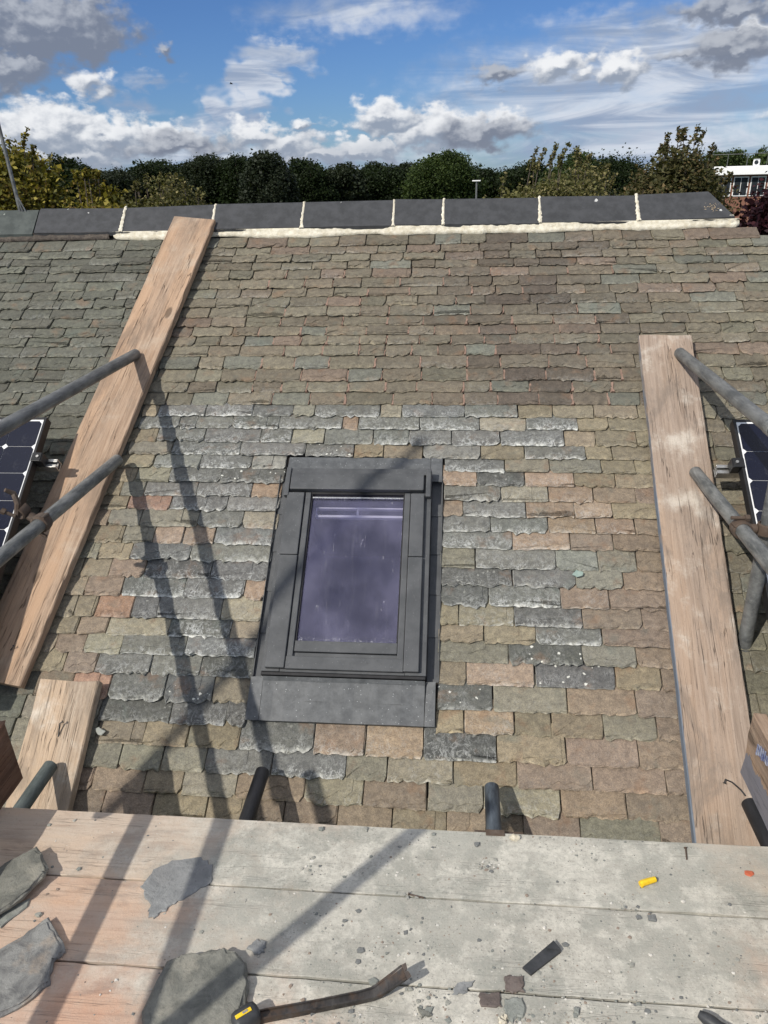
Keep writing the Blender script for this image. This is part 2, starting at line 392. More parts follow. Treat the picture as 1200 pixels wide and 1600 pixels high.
    h = t.m('SUBTRACT', t.m('ADD', t.m('MULTIPLY', g1, 0.55), t.m('ADD', t.m('MULTIPLY', g2, 0.35), t.m('MULTIPLY', grit, 0.25))), t.m('MULTIPLY', crack, 1.2))
    if dust is not None:
        h = t.m('ADD', t.m('MULTIPLY', h, 0.45), t.m('ADD', t.m('MULTIPLY', dn, 0.8), t.m('MULTIPLY', spk, 0.35)))
    t.l.new(t.bump(h, 0.5 if dust is not None else 0.8, 0.005), b.inputs['Normal'])
    return m

def mat_metal(name, base, dark, rough=0.5, metal=0.6, rust=0.0, scale=1.0):
    m, t, b = material(name)
    o = t.obj(); p = t.pos()
    n1 = t.noise(t.scale3(p, 1.6, 0.5, 1.6), 16.0 * scale, 6.0, 0.65); n2 = t.noise(t.scale3(p, 90, 9, 90), 1.0, 5.0, 0.7); n3 = t.noise(p, 150.0, 4.0, 0.7)
    c = t.mix(t.smooth(n1, 0.32, 0.68), dark, base)
    c = t.mix(t.smooth(n2, 0.50, 0.72, 0.0, 0.45), c, tuple(min(1, v * 1.5) for v in base))
    c = t.mix(t.smooth(n3, 0.56, 0.72, 0.0, 0.4), c, dark)
    if rust: c = t.mix(t.m('MULTIPLY', t.smooth(t.noise(p, 22.0, 6.0, 0.7), 0.50 - rust * 0.2, 0.66 - rust * 0.2), 0.9), c, (0.088, 0.060, 0.043, 1))
    t.l.new(c, b.inputs['Base Color'])
    b.inputs['Metallic'].default_value = metal
    t.l.new(t.lin(n1, 0.3, 0.7, rough + 0.12, rough - 0.08), b.inputs['Roughness'])
    t.l.new(t.bump(t.m('ADD', n3, n1), 0.25, 0.002), b.inputs['Normal'])
    return m

def mat_plain(name, c0, c1, scale=40.0, rough=0.8, bump=0.4, dist=0.004, detail=6.0, spots=None):
    m, t, b = material(name)
    p = t.pos(); n = t.noise(p, scale, detail, 0.65); n2 = t.noise(p, scale * 5, 4.0, 0.7)
    c = t.mix(t.smooth(n, 0.30, 0.70), c0, c1)
    c = t.mix(t.smooth(n2, 0.58, 0.72, 0.0, 0.4), c, tuple(v * 0.55 for v in c0))
    if spots is not None:
        sc_, col_, thr = spots
        p2 = t.v('ADD', p, t.v('SCALE', t.noise(p, sc_ * 2.2, 2.0, 0.6, color=True), scale=0.4 / sc_))
        vv = t.voro(p2, sc_); vc = t.sep(t.voro(p2, sc_, out='Color'))
        s_ = t.m('MULTIPLY', t.smooth(vv, 0.10, 0.16, 1.0, 0.0), t.smooth(vc[0], thr, thr + 0.02))
        c = t.mix(s_, c, col_)
    t.l.new(c, b.inputs['Base Color']); b.inputs['Roughness'].default_value = rough
    b.inputs['Specular IOR Level'].default_value = 0.3
    if bump: t.l.new(t.bump(t.m('ADD', n, t.m('MULTIPLY', n2, 0.4)), bump, dist), b.inputs['Normal'])
    return m

def mat_leaf(name):
    m, t, b = material(name)
    tint = t.attr('tint')
    t.l.new(tint, b.inputs['Base Color']); b.inputs['Roughness'].default_value = 0.55
    b.inputs['Specular IOR Level'].default_value = 0.12
    tr = t.new('ShaderNodeBsdfTranslucent'); t.l.new(t.mix(1.0, tint, (1.3, 1.35, 0.6, 1), 'MULTIPLY'), tr.inputs['Color'])
    mx = t.new('ShaderNodeMixShader'); mx.inputs[0].default_value = 0.22
    out = m.node_tree.nodes['Material Output']
    t.l.new(b.outputs[0], mx.inputs[1]); t.l.new(tr.outputs[0], mx.inputs[2]); t.l.new(mx.outputs[0], out.inputs[0])
    return m

M_SLATE = mat_slate()
M_LEAF = mat_leaf('foliage')
M_BARK = mat_plain('bark', (0.05, 0.04, 0.03), (0.11, 0.09, 0.07), 12.0, 0.9)
M_MORTAR = mat_plain('lime_mortar', (0.50, 0.45, 0.34), (0.70, 0.66, 0.55), 45.0, 0.9, 0.8, 0.006)
M_OLDMORTAR = mat_plain('old_bedding_mortar', (0.06, 0.05, 0.045), (0.13, 0.11, 0.09), 45.0, 0.95, 0.9, 0.01)
M_PINKMORTAR = mat_plain('pink_pointing', (0.185, 0.122, 0.092), (0.27, 0.182, 0.14), 50.0, 0.95, 0.7, 0.006)
M_UNDER = mat_plain('roof_underlay', (0.03, 0.028, 0.025), (0.06, 0.052, 0.045), 30.0, 0.95)
M_RIDGE = mat_plain('blue_ridge_tile', (0.036, 0.0375, 0.040), (0.056, 0.058, 0.062), 22.0, 0.72, 0.30, 0.002, spots=(17.0, (0.5, 0.5, 0.48, 1), 0.90))
M_RIDGE_OLD = mat_plain('old_ridge_tile', (0.045, 0.053, 0.050), (0.075, 0.086, 0.080), 18.0, 0.75, 0.35, 0.003, spots=(24.0, (0.25, 0.27, 0.24, 1), 0.80))
M_ALU = mat_plain('grey_window_cladding', (0.056, 0.059, 0.062), (0.084, 0.087, 0.090), 11.0, 0.42, 0.10, 0.0015, spots=(150.0, (0.26, 0.27, 0.27, 1), 0.80))
M_ALU_DUSTY = mat_plain('dusty_lead_grey_flashing', (0.070, 0.074, 0.077), (0.112, 0.117, 0.120), 30.0, 0.55, 0.25, 0.003, spots=(85.0, (0.30, 0.32, 0.32, 1), 0.45))
M_GASKET = mat_plain('black_gasket', (0.012, 0.012, 0.013), (0.022, 0.022, 0.024), 30.0, 0.6, 0.1)
M_GALV = mat_metal('galvanised_tube', (0.18, 0.183, 0.176), (0.075, 0.078, 0.077), 0.48, 0.25)
M_GALV_WORN = mat_metal('worn_galvanised_tube', (0.23, 0.233, 0.222), (0.085, 0.09, 0.088), 0.45, 0.3, scale=1.4)
M_BLACKTUBE = mat_metal('tarry_black_tube', (0.022, 0.022, 0.024), (0.010, 0.010, 0.011), 0.5, 0.2)
M_BLUETUBE = mat_metal('blue_grey_tube', (0.10, 0.12, 0.14), (0.035, 0.042, 0.05), 0.5, 0.4)
M_GREENTUBE = mat_metal('greenish_tube', (0.13, 0.15, 0.14), (0.05, 0.062, 0.058), 0.55, 0.35)
M_RUST = mat_metal('rusty_iron', (0.145, 0.112, 0.088), (0.055, 0.043, 0.035), 0.75, 0.25, rust=0.6)
M_BLACKSTEEL = mat_metal('black_steel', (0.055, 0.055, 0.055), (0.018, 0.018, 0.019), 0.5, 0.5)
M_WHITE = mat_plain('white_paint', (0.72, 0.72, 0.70), (0.80, 0.80, 0.78), 10.0, 0.5, 0.1)

# ------------------------------------------------------------------ the setting: ground and far land
GZ = -4.6
def mat_ground():
    m, t, b = material('grass_ground')
    p = t.pos(); n = t.noise(p, 0.6, 6.0, 0.6); n2 = t.noise(p, 9.0, 5.0, 0.7)
    c = t.mix(t.smooth(n, 0.35, 0.65), (0.045, 0.06, 0.022, 1), (0.075, 0.085, 0.035, 1))
    c = t.mix(t.smooth(n2, 0.45, 0.7, 0, 0.5), c, (0.03, 0.04, 0.015, 1))
    t.l.new(c, b.inputs['Base Color']); b.inputs['Roughness'].default_value = 0.9
    t.l.new(t.bump(n2, 0.5, 0.05), b.inputs['Normal'])
    return m
_n = 24; gv = []; gf = []
for j in range(_n + 1):
    for i in range(_n + 1):
        x = (i / _n * 2 - 1); y = (j / _n * 2 - 1)
        gv.append((math.copysign(abs(x) ** 2.2, x) * 2500, math.copysign(abs(y) ** 2.2, y) * 2500 + 20, GZ))
for j in range(_n):
    for i in range(_n): gf.append((j * (_n + 1) + i, j * (_n + 1) + i + 1, (j + 1) * (_n + 1) + i + 1, (j + 1) * (_n + 1) + i))
tag(link('ground', new_mesh('ground', gv, gf, mat_ground())), 'grassy ground around the house, far below the scaffold', None, kind='structure')

# ------------------------------------------------------------------ the house under the roof
house = empty('house', (0.0, 4.2, GZ))
tag(house, 'house roof of weathered grey, olive and brown slates with dark ridge tiles', 'house')
UE = -1.05                                     # eaves
UR = 2.42                                      # apex of the two slopes
apex = RP(0, UR, 0.0)
def hip_x(u): return 1.369 + 1.17 * (2.289 - u)
XL = -6.0
# underlay with the opening of the roof window left free
WX0, WX1, WU0, WU1 = -0.62, -0.165, 0.055, 0.745
mb = MB()
def quad_r(x0, x1, u0, u1, n=-0.004):
    mb.add([RP(x0, u0, n), RP(x1, u0, n), RP(x1, u1, n), RP(x0, u1, n)], [(0, 1, 2, 3)])
quad_r(XL, WX0, UE, UR); quad_r(WX0, WX1, UE, WU0); quad_r(WX0, WX1, WU1, UR)
mb.add([RP(WX1, UE, -0.004), RP(hip_x(UE), UE, -0.004), RP(hip_x(UR), UR, -0.004), RP(WX1, UR, -0.004)], [(0, 1, 2, 3)])
mb.build('underlay', M_UNDER, house)
# far slope and hip slope, which the ridge hides
e0 = RP(0, UE, 0.0); yb = 2 * apex[1] - e0[1]
SLATE_FAR = mat_plain('far_slope_slates', (0.10, 0.10, 0.08), (0.16, 0.15, 0.12), 14.0, 0.9)
xr = hip_x(UR); xe = hip_x(UE)
mb = MB(); mb.add([(XL, yb, e0[2]), (xe, yb, e0[2]), (xr, apex[1], apex[2] + .01), (XL, apex[1], apex[2] + .01)], [(0, 1, 2, 3)])
mb.build('far_slope', SLATE_FAR, house)
mb = MB(); mb.add([(xe, e0[1], e0[2]), (xe, yb, e0[2]), (xr, apex[1], apex[2])], [(0, 1, 2)])
mb.build('hip_slope', SLATE_FAR, house)
M_RENDER = mat_plain('roughcast_wall', (0.42, 0.40, 0.36), (0.52, 0.50, 0.46), 20.0, 0.95)
mb = MB()
mb.box(XL + .2, xe - .25, e0[1] + .28, yb - .28, GZ, e0[2] - 0.02)
mb.build('wall', M_RENDER, house)
mb = MB(); mb.box(XL, xe, e0[1] - 0.02, e0[1] + 0.02, e0[2] - 0.16, e0[2] - 0.02, 0.004); mb.build('fascia', M_WHITE, house)

# ---- slates -------------------------------------------------------
TOP_U = [2.244, 2.189, 2.135, 2.082, 2.03, 1.969, 1.905, 1.847, 1.785, 1.72, 1.661, 1.602, 1.544, 1.479, 1.405, 1.332, 1.271, 1.201]
LEFT_U = [1.201, 1.138, 1.072, 1.001, 0.935, 0.867, 0.797, 0.729, 0.662, 0.584, 0.506, 0.432, 0.354, 0.273, 0.184, 0.113, 0.04, -0.037, -0.134, -0.212, -0.292, -0.376, -0.451, -0.538]
RIGHT_U = [1.201, 1.133, 1.067, 0.988, 0.922, 0.859, 0.791, 0.719, 0.649, 0.58, 0.507, 0.422, 0.347, 0.266, 0.19, 0.123, 0.048, -0.035, -0.126, -0.208, -0.301, -0.38, -0.465, -0.538]
# joints of every course round the window (metres along the roof) and the colour of each slate
ROWS = [
    [([-1.403, -1.329, -1.11, -0.894, -0.712, -0.615, -0.326, -0.23, 0.042, 0.269, 0.418, 0.59, 0.773, 0.861], [5, 0, 0, 0, 4, 0, 4, 0, 0, 5, 5, 5, 5])],
    [([-1.402, -1.219, -1.14, -0.978, -0.768, -0.487, -0.417, -0.15, 0.105, 0.302, 0.519, 0.646, 0.853], [0, 0, 0, 0, 0, 7, 0, 0, 8, 0, 5, 5])],
    [([-1.44, -1.305, -1.091, -0.841, -0.703, -0.559, -0.348, -0.194, -0.012, 0.193, 0.459, 0.587, 0.754, 0.857], [5, 0, 0, 0, 8, 1, 0, 1, 0, 0, 5, 5, 5])],
    [([-1.425, -1.228, -0.92, -0.636, -0.426, -0.3, -0.132, 0.11, 0.292, 0.54, 0.649, 0.848], [4, 0, 1, 3, 5, 5, 1, 5, 0, 5, 5])],
    [([-1.482, -1.295, -1.087, -0.862, -0.712], [5, 1, 0, 9]), ([-0.042, 0.209, 0.391, 0.6, 0.735, 0.841], [0, 4, 4, 5, 5])],
    [([-1.48, -1.36, -1.207, -0.986, -0.71], [5, 4, 0, 3]), ([-0.048, 0.093, 0.288, 0.486, 0.651, 0.834], [7, 2, 7, 5, 5])],
    [([-1.478, -1.408, -1.306, -1.077, -0.843, -0.715], [5, 4, 1, 0, 7]), ([-0.042, 0.191, 0.38, 0.557, 0.724, 0.838], [1, 8, 7, 6, 6])],
    [([-1.505, -1.365, -1.181, -0.937, -0.715], [5, 10, 0, 1]), ([-0.046, 0.039, 0.288, 0.479, 0.626, 0.83], [6, 0, 7, 7, 5])],
    [([-1.515, -1.431, -1.293, -1.05, -0.861, -0.711], [6, 4, 4, 0, 8]), ([-0.045, 0.146, 0.373, 0.556, 0.708, 0.834], [0, 0, 7, 7, 6])],
    [([-1.5, -1.35, -1.222, -1.098, -0.967, -0.72], [5, 4, 7, 7, 0]), ([-0.046, 0.232, 0.454, 0.619, 0.826], [0, 7, 6, 6])],
    [([-1.536, -1.436, -1.3, -1.055, -0.719], [4, 5, 0, 1]), ([-0.049, 0.087, 0.396, 0.555, 0.7, 0.828], [4, 1, 9, 4, 6])],
    [([-1.566, -1.493, -1.372, -1.228, -0.955, -0.722], [5, 5, 6, 2, 0]), ([-0.048, 0.228, 0.465, 0.643, 0.818], [2, 1, 4, 6])],
    [([-1.558, -1.452, -1.303, -1.05, -0.811, -0.724], [5, 6, 0, 0, 7]), ([-0.046, 0.137, 0.404, 0.584, 0.82], [2, 0, 7, 6])],
    [([-1.561, -1.474, -1.39, -1.242, -1.139, -0.887, -0.728], [5, 5, 10, 2, 1, 8]), ([-0.049, 0.025, 0.229, 0.481, 0.695, 0.823], [5, 8, 2, 6, 6])],
    [([-1.564, -1.447, -1.326, -1.08, -0.839, -0.728], [5, 6, 8, 0, 5]), ([-0.05, 0.117, 0.308, 0.545, 0.819], [5, 5, 0, 6])],
    [([-1.608, -1.515, -1.398, -1.251, -1.001, -0.73], [5, 6, 8, 1, 0]), ([-0.051, 0.207, 0.469, 0.661, 0.817], [4, 3, 4, 6])],
    [([-1.6, -1.46, -1.334, -1.123, -0.931, -0.727], [5, 6, 0, 1, 2]), ([-0.049, 0.054, 0.298, 0.58, 0.741, 0.813], [5, 7, 3, 5, 6])],
    [([-1.549, -1.412, -1.264, -1.051, -0.868, -0.727], [6, 10, 0, 3, 5]), ([-0.05, 0.147, 0.408, 0.644, 0.811], [3, 4, 6, 6])],
    [([-1.574, -1.451, -1.28, -1.01, -0.806, -0.731], [4, 4, 2, 2, 2]), ([-0.055, 0.046, 0.221, 0.348, 0.524, 0.704, 0.812], [5, 7, 5, 5, 4, 6])],
    [([-1.589, -1.431, -1.274, -1.095, -0.934, -0.745, -0.479, -0.296, -0.093, 0.158, 0.393, 0.633, 0.804], [4, 4, 5, 5, 5, 0, 7, 7, 2, 5, 6, 6])],
    [([-1.59, -1.445, -1.302, -1.167, -1.014, -0.854, -0.617, -0.359, -0.215, 0.012, 0.225, 0.474, 0.715, 0.797], [4, 4, 4, 4, 4, 1, 0, 4, 8, 5, 6, 6, 6])],
    [([-1.59, -1.447, -1.247, -1.061, -0.923, -0.732, -0.495, -0.293, -0.075, 0.111, 0.367, 0.579, 0.793], [4, 6, 6, 5, 4, 6, 8, 6, 4, 8, 6, 6])],
    [([-1.562, -1.352, -1.191, -1.016, -0.824, -0.651, -0.557, -0.374, -0.189, -0.009, 0.121, 0.241, 0.424, 0.676, 0.792], [4, 6, 6, 5, 5, 6, 6, 6, 5, 6, 6, 6, 4, 6])],
]
KIND_KEYS = ['g', 'G', 'd', 's', 'o', 't', 'b', 'p', 'y', 'n', 'r']
KIND = {  # base colour, white marks, lichen spots
    'g': ((0.100, 0.103, 0.097), 1.0, 0.15), 'G': ((0.128, 0.130, 0.118), 0.6, 0.1), 'd': ((0.068, 0.071, 0.069), 0.6, 0.25), 's': ((0.080, 0.083, 0.080), 0.4, 1.0),
    'o': ((0.158, 0.152, 0.120), 0.15, 0.05), 't': ((0.178, 0.148, 0.100), 0.10, 0.0), 'b': ((0.168, 0.125, 0.092), 0.10, 0.0), 'p': ((0.235, 0.165, 0.115), 0.40, 0.0),
    'y': ((0.215, 0.200, 0.148), 0.50, 0.0), 'n': ((0.152, 0.162, 0.146), 0.40, 0.0), 'r': ((0.245, 0.140, 0.095), 0.30, 0.0)}
rnd = random.Random(11)
SLATE_GAIN = 1.22
def lerp3(a, b, f): return tuple(x * (1 - f) + y * f for x, y in zip(a, b))
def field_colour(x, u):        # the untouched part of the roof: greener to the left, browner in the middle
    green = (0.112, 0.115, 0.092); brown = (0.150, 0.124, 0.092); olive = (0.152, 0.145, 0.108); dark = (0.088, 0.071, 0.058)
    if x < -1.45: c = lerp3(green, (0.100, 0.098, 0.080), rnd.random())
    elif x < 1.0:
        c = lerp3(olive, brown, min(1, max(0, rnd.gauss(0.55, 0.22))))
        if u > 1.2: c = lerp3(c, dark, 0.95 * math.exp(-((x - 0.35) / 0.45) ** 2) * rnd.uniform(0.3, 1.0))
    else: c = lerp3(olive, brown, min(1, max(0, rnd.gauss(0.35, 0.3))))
    r = rnd.random()
    if r < 0.10 and x > -1.4: c = (0.138, 0.139, 0.114)
    elif r < 0.15 and x > -1.4: c = (0.158, 0.124, 0.096)
    if u < 0.3 and x > 0.9: c = lerp3(c, olive, 0.6)
    k_ = rnd.uniform(0.80, 1.16)
    return tuple(v * k_ * 1.06 for v in c)

SL = []    # x0, x1, u0, exposure, colour, wear, spot
def add_slate(x0, x1, u0, ex, code=None):
    if x1 - x0 < 0.02: return
    xm = (x0 + x1) / 2
    if code is not None:
        c, w, s = KIND[KIND_KEYS[code]]
        c = lerp3(c, (0.165, 0.150, 0.116), 0.10 if code < 4 else 0.34)
        k_ = rnd.uniform(0.86, 1.16) * SLATE_GAIN; c = tuple(v * k_ * f for v, f in zip(c, (rnd.uniform(.97, 1.03), 1, rnd.uniform(.95, 1.05))))
        w *= rnd.uniform(0.55, 1.15)
    else:
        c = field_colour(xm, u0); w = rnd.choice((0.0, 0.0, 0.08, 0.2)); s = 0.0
    SL.append((x0, x1, u0, ex, c, w, s))
def fill(xa, xb, u0, ex, wmin, wmax):
    x = xa
    while x < xb - 0.05:
        w = rnd.uniform(wmin, wmax)
        if xb - (x + w) < wmin * 0.6: w = xb - x
        add_slate(x, min(x + w, xb), u0, ex); x += w
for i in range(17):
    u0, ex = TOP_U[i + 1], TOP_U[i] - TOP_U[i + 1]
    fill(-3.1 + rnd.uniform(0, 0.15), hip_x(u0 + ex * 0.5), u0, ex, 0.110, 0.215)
for r_, segs in enumerate(ROWS):
    def uu(x): f = min(1, max(0, (x + 1.0) / 1.0)); return LEFT_U[r_ + 1] * (1 - f) + RIGHT_U[r_ + 1] * f
    def ut(x): f = min(1, max(0, (x + 1.0) / 1.0)); return LEFT_U[r_] * (1 - f) + RIGHT_U[r_] * f
    a0 = segs[0][0][0]; b0 = segs[-1][0][-1]
    fill(-3.1 + rnd.uniform(0, 0.15), a0, uu(-2), ut(-2) - uu(-2), 0.14, 0.26)
    for xs, cs in segs:
        for j, ch in enumerate(cs):
            xm = (xs[j] + xs[j + 1]) / 2
            add_slate(xs[j], xs[j + 1], uu(xm), ut(xm) - uu(xm), ch)
    fill(b0, 2.3, uu(1), ut(1) - uu(1), 0.14, 0.27)
u0 = -0.538
while u0 > UE + 0.02:
    ex = 0.088; u0 -= ex
    fill(-3.1 + rnd.uniform(0, 0.15), 2.4, u0, ex, 0.16, 0.28)

def slate_geo(x0, x1, u0, ex, col, wear, spot):
    r = rnd
    gap = r.uniform(0.0004, 0.0018); x0 += gap; x1 -= gap; w = x1 - x0
    L = ex * 1.55; thick = r.uniform(0.010, 0.016) * (0.85 if u0 > 1.2 else 1.0); lift = thick + r.uniform(0.005, 0.009)
    if wear > 0.4: lift += 0.002
    tilt = r.uniform(-0.006, 0.006); nt = r.uniform(-0.0025, 0.0025)
    nb = max(5, int(w / 0.017))
    cl = r.choice((0.003, 0.004, 0.006, 0.010, 0.018)); cr = r.choice((0.003, 0.004, 0.007, 0.012, 0.020))
    jag = r.choice((0.0014, 0.0024, 0.0034, 0.0046))
    O = [(x0 + r.uniform(0, .002), u0 + L), (x0 + r.uniform(-.001, .0025), u0 + ex * 0.62), (x0 + r.uniform(0, .003), u0 + cl)]
    for j in range(nb + 1):
        f = j / nb
        xx = x0 + cl * 0.7 + (w - cl * 0.7 - cr * 0.7) * f + (r.uniform(-.004, .004) if 0 < j < nb else 0)
        O.append((xx, u0 + tilt * (f - 0.5) + r.gauss(0, jag)))
    O += [(x1 - r.uniform(0, .003), u0 + cr), (x1 - r.uniform(-.001, .0025), u0 + ex * 0.62), (x1 - r.uniform(0, .002), u0 + L)]
    n = len(O)
    def top(u, x): return lift * (1 - (u - u0) / (L * 1.08)) + nt * ((x - x0) / w - 0.5) * 2
    I = []; OO = []; B = []
    run = r.uniform(0.004, 0.011)
    for j, (x, u) in enumerate(O):
        side = j < 3 or j >= n - 3
        if side:
            s_ = 1 if j < 3 else -1; ix, iu = x + s_ * r.uniform(.0008, .003), u + (0.003 if j in (2, n - 3) else 0); dr = r.uniform(.001, .003)
        else:
            run = min(0.024, max(0.004, run + r.gauss(0, 0.005))); ix, iu = x + r.uniform(-.003, .003), u + run; dr = r.uniform(0.25, 0.6) * thick
        I.append((ix, iu, top(iu, ix))); OO.append((x, u, top(u, x) - dr)); B.append((x, u + 0.002, top(u, x) - thick))
    P = I + OO + B
    f = [tuple(range(n))]
    for j in range(n - 1):
        f.append((n + j, n + j + 1, j + 1, j)); f.append((2 * n + j, 2 * n + j + 1, n + j + 1, n + j))
    edge = [0.0] * n + [1.0] * (2 * n)
    if r.random() < 0.55:                       # a split layer: the upper skin has flaked off along a ragged line
        m_ = 7; hA, hB = r.uniform(0.06, 0.55) * ex, r.uniform(0.06, 0.55) * ex; tk = r.uniform(0.0014, 0.0032)
        xa, xb = x0 + 0.003 + (r.uniform(0, .4) * w if r.random() < .35 else 0), x1 - 0.003 - (r.uniform(0, .4) * w if r.random() < .35 else 0)
        low_ = [(xa + (xb - xa) * q / m_ + r.uniform(-.004, .004), u0 + max(0.010, hA + (hB - hA) * q / m_ + r.gauss(0, 0.007))) for q in range(m_ + 1)]
        tp = [(xb, u0 + L * 0.98), (xa, u0 + L * 0.98)]
        k0 = len(P); P += [(x, u, top(u, x) + tk) for x, u in low_ + tp] + [(x + r.uniform(-.001, .001), u - r.uniform(.001, .004), top(u, x) - 0.0004) for x, u in low_] + [(x, u, top(u, x) - .0005) for x, u in tp]
        q_ = m_ + 3
        f.append(tuple(k0 + q for q in range(q_)))
        for q in range(q_): f.append((k0 + q_ + q, k0 + q_ + (q + 1) % q_, k0 + (q + 1) % q_, k0 + q))
        edge += [0.0] * q_ + [0.9] * q_
    v = [RP(*p) for p in P]; N = len(P)
    low = [min(1.0, max(0.0, 1 - (p[1] - u0) / ex)) for p in P]
    c4 = tuple(col) + (1.0,)
    sd = r.random() * 40
    return v, f, [c4] * N, [wear] * N, [spot] * N, edge, [sd] * N, low

def size_seen(s):
    xm = (s[0] + s[1]) / 2; p = RP(xm, s[2] + s[3] / 2)
    inside = -1.62 < xm < 1.22 and s[2] > -0.6 and not (s[1] > 0.8 and s[0] < 0.98 and s[2] < 1.45)
    d2 = p[0] ** 2 + p[1] ** 2 + (p[2] - 1.66) ** 2
    return ((s[1] - s[0]) * s[3] / d2) * (1 if inside else 0.02)
SL.sort(key=size_seen, reverse=True)
rest = [[], [], [], [], [], [], [], []]
for i, s in enumerate(SL):
    g = slate_geo(*s)
    if i < 300:
        link('slate', new_mesh('slate', g[0], g[1], M_SLATE, False, {'tint': g[2], 'wear': g[3], 'spot': g[4], 'edge': g[5], 'seed': g[6], 'low': g[7]}), house)
    else:
        k_ = len(rest[0]); rest[0] += g[0]; rest[1] += [tuple(q + k_ for q in ff) for ff in g[1]]
        for q in range(2, 8): rest[q] += g[q]
ro = link('slate_courses', new_mesh('slate_courses', rest[0], rest[1], M_SLATE, False, {'tint': rest[2], 'wear': rest[3], 'spot': rest[4], 'edge': rest[5], 'seed': rest[6], 'low': rest[7]}), house)
ro['kind'] = 'stuff'

# ---- pink pointing squeezed out of the joints in the courses above the window
mb = MB()
for (x0, x1, u0, ex, c, w, s) in SL:
    if 1.19 < u0 < 2.0 and -0.95 < x0 < 0.75 and rnd.random() < (0.95 if u0 < 1.75 else 0.35):
        ww = rnd.uniform(0.003, 0.010); a, b_ = u0 + rnd.uniform(-.002, .006), u0 + ex * rnd.uniform(0.75, 1.0)
        prev = None; st = 4
        for j in range(st + 1):
            u = a + (b_ - a) * j / st; hw = ww * rnd.uniform(0.6, 1.3); cx = x0 + rnd.uniform(-.003, .003)
            nn = 0.018 * (1 - (u - u0) / (ex * 1.7)) + rnd.uniform(-.002, .002)
            ring = [RP(cx - hw, u, nn - .012), RP(cx - hw * .5, u, nn), RP(cx + hw * .5, u, nn + .001), RP(cx + hw, u, nn - .012)]
            if prev: mb.add(prev + ring, [(0, 1, 5, 4), (1, 2, 6, 5), (2, 3, 7, 6)])
            else: mb.add(ring, [(0, 1, 2, 3)])
            prev = ring
pp = mb.build('pointing', M_PINKMORTAR, house); pp['kind'] = 'stuff'; pp['label'] = 'pink mortar pointing in the joints above the window'

# ---- ridge -------------------------------------------------------
JOINTS = [-4.0, -3.45, -2.93, -2.235, -1.757, -1.267, -0.795, -0.325, -0.071, 0.410, 0.888, 1.34]
UB, NB_, UA, NA = 2.300, 0.036, 2.466, 0.052
ap = RP(0, UA, NA); bt = RP(0, UB, NB_)
def ridge_tile(x0, x1, last=False):
    mb = MB(); th = 0.016; g = 0.005
    xa, xb = x0 + g, x1 - g; jy, jz, jr = rnd.uniform(-.003, .003), rnd.uniform(-.003, .003), rnd.uniform(-.004, .004)
    prof = [(bt[1], bt[2]), (ap[1] - 0.012, ap[2] - 0.008), (ap[1], ap[2]), (ap[1] + 0.012, ap[2] - 0.008), (2 * ap[1] - bt[1], bt[2]),
            (2 * ap[1] - bt[1] - 0.004, bt[2] - th), (ap[1], ap[2] - th * 1.3), (bt[1] + 0.004, bt[2] - th)]
    n = len(prof); st = 2; v = []
    for j in range(st + 1):
        for y, z in prof:
            x = xa + (xb - xa) * j / st
            if last and j == st: x = 1.343 - (1.343 - 1.233) * min(1, max(0, (y - bt[1]) / (ap[1] - bt[1])))
            v.append((x + rnd.uniform(-.0015, .0015), y + jy, z + jz + jr * (j - 1) + rnd.uniform(-.0008, .0008)))
    f = [tuple(range(n)), tuple(st * n + q for q in range(n))[::-1]]
    for j in range(st):
        for q in range(n): f.append((j * n + q, (j + 1) * n + q, (j + 1) * n + (q + 1) % n, j * n + (q + 1) % n))
    mb.add(v, f)
    o = mb.build('ridge_tile', M_RIDGE_OLD if x1 < -2.2 else M_RIDGE, house)
    if x1 < -2.2: o['label'] = 'older greenish ridge tile without fresh mortar'
    return o
for i in range(len(JOINTS) - 1): ridge_tile(JOINTS[i], JOINTS[i + 1], i == len(JOINTS) - 2)
# fresh white mortar: fillet under the tiles, and the joints between them
def lumpy_strip(xa, xb, lo, hi, step, mat, name, label=None):
    mb = MB(); prev = None; n = int((xb - xa) / step)
    def walk(s_, sm):
        w = np.array([rnd.gauss(0, 1) for _ in range(n + 40)]); kr = np.hanning(sm); kr /= np.sqrt((kr ** 2).sum())
        return np.convolve(w, kr, 'same')[20:20 + n + 1] * s_
    wl, wm, wt, wl2 = walk(0.0017, 9), walk(0.0016, 11), walk(0.0012, 5), walk(0.0040, 41)
    for i in range(n + 1):
        x = xa + step * i; e = min(1.0, (x - xa) / 0.02, (xb - x) / 0.02 + 0.1)
        ul = lo + wl[i] + wl2[i] + (1 - e) * 0.015; nn = 0.0245 + wm[i] * 0.7
        ring = [RP(x, ul, 0.006), RP(x, ul + 0.002, 0.017 + wt[i]), RP(x, ul + 0.014, nn - 0.004), RP(x, ul + 0.028, nn + .003 + wt[i]), RP(x, hi, NB_ - 0.002), RP(x, hi + 0.012, NB_ - 0.010)]
        if prev: mb.add(prev + ring, [(q, q + 1, q + 7, q + 6) for q in range(5)])
        prev = ring
    mb.f = [f[::-1] for f in mb.f]
    o = mb.build(name, mat, house, smooth=True)
    if label: o['label'] = label
    return o
lumpy_strip(-1.80, 1.372, 2.266, 2.300, 0.008, M_MORTAR, 'mortar_fillet', 'fresh cream mortar along the foot of the ridge tiles')
lumpy_strip(-3.9, -1.81, 2.272, 2.300, 0.010, M_OLDMORTAR, 'old_mortar_bed', 'dark crumbling old mortar under the older ridge tiles')
